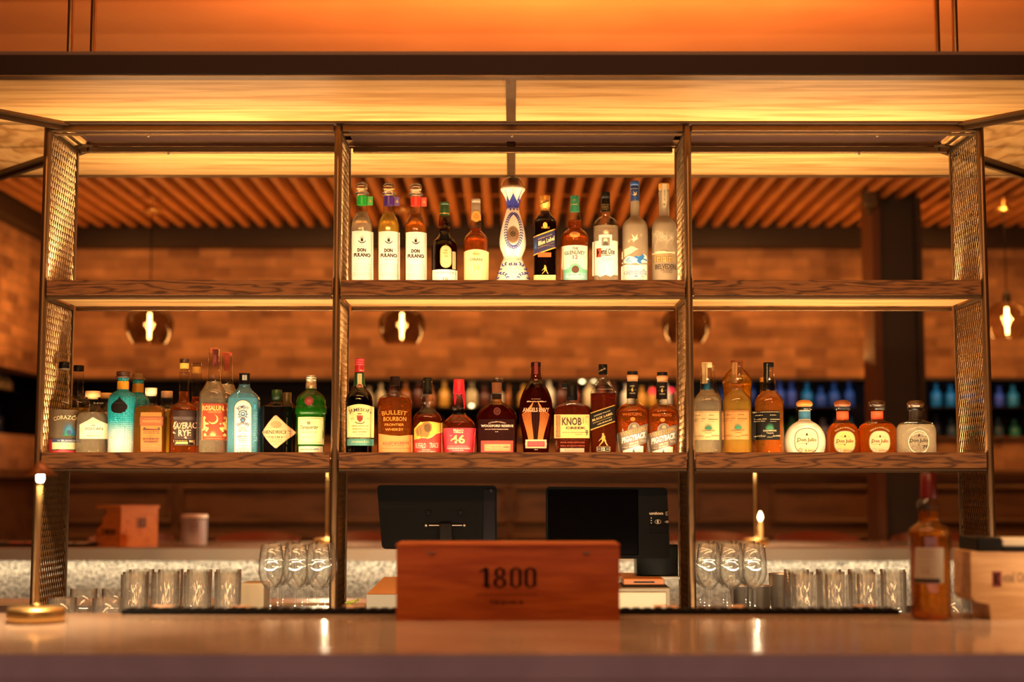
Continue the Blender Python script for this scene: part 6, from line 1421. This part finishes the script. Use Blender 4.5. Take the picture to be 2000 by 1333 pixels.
# ---------------------------------------------------------------- near counter
def blackletter(d, cx, cy, w, h, mat):
    """1800 in heavy blackletter, from polygons; w x h overall"""
    X0 = cx-w/2; U = w/112; V = h/44
    def q(pts, ox): d.shapes([[(X0+(ox+x)*U, cy-h/2+y*V) for x, y in pts]], mat)
    q([(6, 6), (12, 0), (19, 4), (19, 36), (24, 39), (16, 44), (7, 38), (10, 35), (10, 9), (4, 9)], 0)
    q([(0, 8), (7, 5), (7, 9), (2, 12)], 0)
    def ring_(ox, wd, y0, y1):
        m = wd/2; ym = (y0+y1)/2; t = 6.5
        q([(0, y0+6), (m, y0), (m-1, y0+5), (t, y0+9), (t, y1-8), (m, y1-3), (m, y1), (0, y1-6)], ox)
        q([(m, y0), (wd, y0+6), (wd, y1-6), (m, y1), (m, y1-3), (wd-t, y1-8), (wd-t, y0+9), (m, y0+4)], ox)
    ring_(30, 21, 0, 24); ring_(28, 25, 20, 44)
    ring_(60, 23, 0, 44); ring_(88, 23, 0, 44)
t = thing('wooden_box', 'long reddish wooden box with burned lettering centred on the near counter', 'box', (PX(992, 1207, 3.3), 3.3, ZB))
YX = 3.30; a, b = P(774, 1069, YX), P(1211, 1207, YX)
pr = [(a.x+.001, ZB), (b.x-.001, ZB), (b.x, a.z-.004), (b.x-.003, a.z-.0005), (b.x-.010, a.z), (a.x+.010, a.z), (a.x+.003, a.z-.0005), (a.x, a.z-.004)]
mb = MB(); mb.prism([(x, z) for x, z in pr], YX, YX+.14, M_BOX); bx = mb.build('box_body', t)
mb = MB(); mb.bbox((a.x-.001, YX-.002, a.z), (b.x+.001, YX+.142, P(1000, 1062, YX).z), M_BOX, .003); mb.build('lid', t)
d = Draw((960, 900, 3.078), YX, lambda x, z: YX, .05); d.layer = 1
MK = flat('#1c0a06', .7); blackletter(d, 960-0+(990-960)*3.078-960, 707, 350, 122, MK) if False else None
dz = Draw((0, 0, 1), YX, lambda x, z: YX, .05); blackletter(dz, 992, 1129, 113, 42, MK); dz.lines([[(930, 1162), (1048, 1162)]], 1.2, MK); dz.text('TEQUILA', 990, 1178, 68, 9, MK, .03, True, space=1.15); dz.mb.build('lettering', t)
p0, p1 = P(835, 1079, YX), P(852, 1084, YX); mb = MB()
for xx in (843, 1145): p0 = P(xx-8, 1079, YX); p1 = P(xx+8, 1084, YX); mb.bbox((p0.x, YX-.0012, p1.z), (p1.x, YX+.001, p0.z), flat('#5a3a24', .4, .3), .0008, 1)
mb.build('staple', t)

t = thing('bar_mat', 'long black rubber mat along the back edge of the near counter', 'mat', (0, 3.44, ZB))
mb = MB(); x0, x1 = PX(222, 1195, 3.39), PX(1772, 1195, 3.39)
mb.bbox((x0, 3.455, ZB), (x1, 3.498, ZB+.011), M_RUBBER, .002); mb.build('mat_body', t)
mb = MB()
for i in range(70): xx = x0+.02+(x1-x0-.04)*i/69; mb.bbox((xx-.008, 3.459, ZB+.0112), (xx+.008, 3.494, ZB+.0135), M_RUBBER, .001, 1)
mb.build('studs', t)
GN = 'crumpled napkins on the bar mat'
for i, (px, w_) in enumerate(((318, 40), (470, 36), (690, 40), (1300, 46), (1440, 30), (1690, 40))):
    X = PX(px, 1186, 3.47); W = w_/1640; mb = MB(); rnd = random.Random(i); bm = bmesh.new(); bmesh.ops.create_grid(bm, x_segments=6, y_segments=4, size=1)
    for v in bm.verts: v.co = Vector((v.co.x*W, v.co.y*.016, .0165+rnd.uniform(-.001, .0035)))
    bmesh.ops.solidify(bm, geom=bm.faces[:], thickness=.001); mb.bm(bm, flat('#c9a184', .8)); o = mb.build('paper_napkin'); o.location = (X, 3.475, ZB)
    tag(o, ['crumpled paper on the mat behind the left lamp', 'crumpled paper on the mat left of the stemmed glasses', 'crumpled paper on the mat left of the wooden box', 'crumpled paper on the mat right of the wooden box', 'crumpled paper on the mat below the right stemmed glasses', 'crumpled paper on the mat left of the foreground bottle'][i], 'paper', GN)

# foreground whisky bottle
ZK = (1440, 900, 3.0786)
def a_fg(d):
    d.rrect(1085, 525, 1245, 740, 8, '#c9b9a6'); d.rect(1085, 712, 1222, 738, '#2a2420'); d.fine(1095, 1190, (545, 560, 580), '#8a7a6c', 4); d.fine(1100, 1200, (610, 640), '#a09284', 3); d.text('12', 1140, 668, 34, 22, '#8a7a6c')
t = bottle('whisky_bottle', 'blurred amber whisky bottle with dark red capsule standing on the near counter', None, ZK, 1143, 3.33, ZB,
    [(228, 46), (240, 54), (262, 66), (285, 62), (300, 62), (372, 63), (385, 80), (410, 112), (435, 122), (470, 122), (890, 116)], G_CLEAR, Q_AMBER, 305,
    caps=[('capsule', [(76, 38), (84, 44), (140, 45), (150, 47), (228, 50)], '#5a0e10')], art=a_fg)
# carton on the right
t = thing('bottle_carton', 'pale wooden display carton cut off by the right edge', 'box', (PX(1965, 1200, 3.32), 3.32, ZB))
YK = 3.32; W = lambda x, y: (P(x, y, YK).x, P(x, y, YK).z)
mb = MB(); pts = [W(1896, 1078), W(2085, 1078), (W(2085, 1208)[0], ZB), (W(1936, 1208)[0], ZB), W(1932, 1181), W(1905, 1176), W(1897, 1165)]; mb.prism(pts, YK, YK+.13, M_CRATE); mb.build('carton_body', t)
mb = MB(); a, b = W(1907, 1050), W(1957, 1078); mb.bbox((a[0], YK-.004, b[1]), (b[0], YK+.134, a[1]), flat('#14110f', .5), .004)
a, b = W(1957, 1068), W(2085, 1078); mb.bbox((a[0], YK-.004, b[1]), (b[0], YK+.134, a[1]), flat('#14110f', .5), .002); mb.build('black_strap', t)
mb = MB(); a, b = W(1957, 1053), W(2085, 1068); mb.bbox((a[0]+.001, YK, b[1]+.0005), (b[0], YK+.13, a[1]), flat('#b8a890', .5), .002); mb.build('contents', t)
dz = Draw((0, 0, 1), YK, lambda x, z: YK, .05); dz.rect(1938, 1117, 1956, 1147, '#8a3028'); dz.text('K', 1947, 1132, 12, 22, '#1c100c', .05, True); dz.text('etel One', 1986, 1128, 56, 20, '#b08a68', .02, True); dz.mb.build('lettering', t)

# ---------------------------------------------------------------- far counter
# tilted wooden display box
YD = 7.05
t = thing('display_box', 'small orange wooden display box turned at an angle on the far counter', 'box', (PX(235, 1068, YD), YD, ZB))
MO = wood('orange_box_wood', (.62, .20, .045), (.50, .14, .03), (2, 8, 10), .45, .1, (.8, .7, .6), ring=3)
def S(x, y): p = P(x, y, YD); return (p.x, p.z)
# left face profile in local u (width) v (height); rotated about the near vertical edge at x=235
xe = P(235, 1068, YD).x; ang = math.radians(38)
Wl = (P(235, 1000, YD).x-P(175, 1000, YD).x)/math.cos(ang); hz = lambda y: PZ(y, YD)-ZB
prof = [(0, 0), (-Wl, 0), (-Wl, hz(1036)), (-Wl*.78, hz(1026)), (-Wl*.76, hz(1012)), (-Wl*.6, hz(1004)), (-Wl*.6, hz(995)), (0, hz(995))]
dep = (P(292, 1000, YD).x-xe)/math.sin(ang)
mb = MB(); bm = bmesh.new()
def rot(u, v, z): return (xe+u*math.cos(ang)+v*math.sin(ang), YD-u*math.sin(ang)*1.0+v*math.cos(ang)-0, ZB+z)
A = [bm.verts.new(rot(u, 0, z)) for u, z in prof]; B = [bm.verts.new(rot(u, dep, z)) for u, z in prof]
n = len(prof); bm.faces.new(A); bm.faces.new(B[::-1])
for i in range(n): bm.faces.new((A[i], A[(i+1) % n], B[(i+1) % n], B[i]))
bmesh.ops.recalc_face_normals(bm, faces=bm.faces); mb.bm(bm, MO); mb.build('box_body', t)
mb = MB(); zl = hz(995)+.001; Lw = Wl*1.0
L8 = [rot(.004, -.006, zl), rot(-Lw, -.006, zl), rot(-Lw, dep+.006, zl), rot(.004, dep+.006, zl), rot(.004, -.006, zl+.014), rot(-Lw, -.006, zl+.014), rot(-Lw, dep+.006, zl+.014), rot(.004, dep+.006, zl+.014)]
mb.add(L8, [(0, 1, 2, 3), (4, 7, 6, 5), (0, 4, 5, 1), (1, 5, 6, 2), (2, 6, 7, 3), (3, 7, 4, 0)], MO); mb.build('lid', t)
class FaceDraw(Draw):
    pass
def facetext(st, u0, u1, z0, z1, side, nm):
    mb = MB(); vs, fs, (x0, y0, x1, y1) = text_mesh(st, .04, True)
    out = []
    for x, y in vs:
        a = (x-x0)/(x1-x0); b = (y-y0)/(y1-y0); z = z0+(z1-z0)*b
        out.append(rot(u0+(u1-u0)*a, -.0006, z) if side == 0 else rot(.0006, u0+(u1-u0)*a, z))
    mb.add(out, fs, flat('#2a0e06', .6)); mb.build(nm, t)
facetext('1800', -Wl*.80, -Wl*.2, hz(1047), hz(1034), 0, 'lettering'); facetext('1800', dep*.4, dep*.68, hz(1034), hz(1012), 1, 'lettering')
mb = MB(); q = rot(-Wl*.72, .02, hz(1012)); mb.lathe([(.010, -.03), (.010, .012), (.012, .014), (.012, .024)], q, G_CLEAR, 14); mb.build('miniature_neck', t)
# canister
YN = 7.05; c = P(379, 1068, YN); r = (P(404, 1040, YN).x-P(354, 1040, YN).x)/2; hh = PZ(1012, YN)-ZB
t = thing('canister', 'clear plastic canister with pale lilac contents on the far counter', 'container', (c.x, YN, ZB))
mb = MB(); mb.lathe([(r*.9, 0), (r, .006), (r, hh*.97), (r*.97, hh)], (c.x, YN, ZB), shellglass('canister_plastic', (.95, .95, .95), 1, .25, (.8, .74, .76)), 28); mb.build('jar', t)
mb = MB(); mb.lathe([(r*.86, .008), (r*.86, hh*.93)], (c.x, YN, ZB), flat('#b09aa2', .7), 24); mb.build('contents', t)
mb = MB(); mb.lathe([(r*1.03, hh), (r*1.04, hh+.014), (r*.98, hh+.017)], (c.x, YN, ZB), flat('#e3cfc0', .4), 28); mb.build('lid', t)
dz = Draw((0, 900, 3.078), YN-r, lambda x, z: YN-math.sqrt(max(0, r*r-(x-c.x)**2)), .02); dz.rect(1138, 360, 1190, 432, '#b89a9c'); dz.text('Tea', 1162, 396, 26, 12, '#6a3a3c') if False else dz.fine(1148, 1182, (396,), '#7a4448', 6); dz.mb.build('label', t)
# black mats on the far counter
for i, (a, b, lab) in enumerate(((-40, 180, 'black mat on the far counter at the left edge'), )):
    x0, x1 = PX(a, 1060, YD), PX(b, 1060, YD); mb = MB(); mb.bbox((x0, DF+.02, ZB), (x1, DF+.3, ZB+.012), M_RUBBER, .003); o = mb.build('bar_mat'); tag(o, lab, 'mat')
for i in range(5):
    x0 = PX(30+i*32, 1050, 7.1); mb = MB(); mb.bbox((x0, 7.0, ZB+.0125), (x0+.06, 7.05, ZB+.018), flat('#a8443c' if i < 2 else '#b89c88', .6), .002); o = mb.build('menu_card')
    tag(o, 'red-edged card lying on the black mat' if i < 2 else 'pale card lying on the black mat beside the display box', 'card', 'cards on the black mat')
# bar stools behind the far counter
def stool(lab, x, y):
    t = thing('bar_stool', lab, 'stool', (x, y, 0), 'bar stools behind the far counter')
    LE = flat('#6a2c16', .45)
    mb = MB(); mb.bbox((-.2, -.2, .70), (.2, .2, .77), LE, .03, 3); part('seat', mb, t, None)
    mb = MB(); n = 14; vs = []
    for i in range(n+1):
        a = PI*(.08+.84*i/n)
        for rr, z in ((.215, .82), (.235, .82), (.245, 1.06+.035*math.sin(a)), (.225, 1.065+.035*math.sin(a))): vs.append((rr*math.cos(a), rr*math.sin(a)*.9, z))
    fs = [(4*i+k, 4*i+(k+1) % 4, 4*i+4+(k+1) % 4, 4*i+4+k) for i in range(n) for k in range(4)]+[(3, 2, 1, 0), (4*n, 4*n+1, 4*n+2, 4*n+3)]
    mb.add(vs, fs, LE, True); part('backrest', mb, t, None)
    for sx in (-1, 1):
        for sy in (-1, 1): mb = MB(); mb.tube((sx*.21, sy*.21, 0), (sx*.16, sy*.16, .71), .014, M_DARKSTEEL, 10); part('leg', mb, t, None)
        mb = MB(); mb.tube((sx*.19, .10, .74), (sx*.2, .11, .86), .012, M_DARKSTEEL, 8); part('back_support', mb, t, None)
    mb = MB(); mb.path([(-.19, -.19, .25), (.19, -.19, .25), (.19, .19, .25), (-.19, .19, .25), (-.19, -.19, .25)], .009, M_DARKSTEEL); part('footrest', mb, t, None)
    return t
s0 = stool('leather bar stool back behind the far counter, left of the left screen', PX(700, 1050, 8.0), 8.0)
for px, lab in ((250, 'leather bar stool back behind the orange display box'), (500, 'leather bar stool back between the canister and the left lamp'), 
                (1395, 'leather bar stool back right of the right middle post'), (1600, 'leather bar stool back right of the far lamp'), (1830, 'leather bar stool back right of the steel column')):
    copy_tree(s0, (PX(px, 1050, 8.0), 8.0, 0), lab)
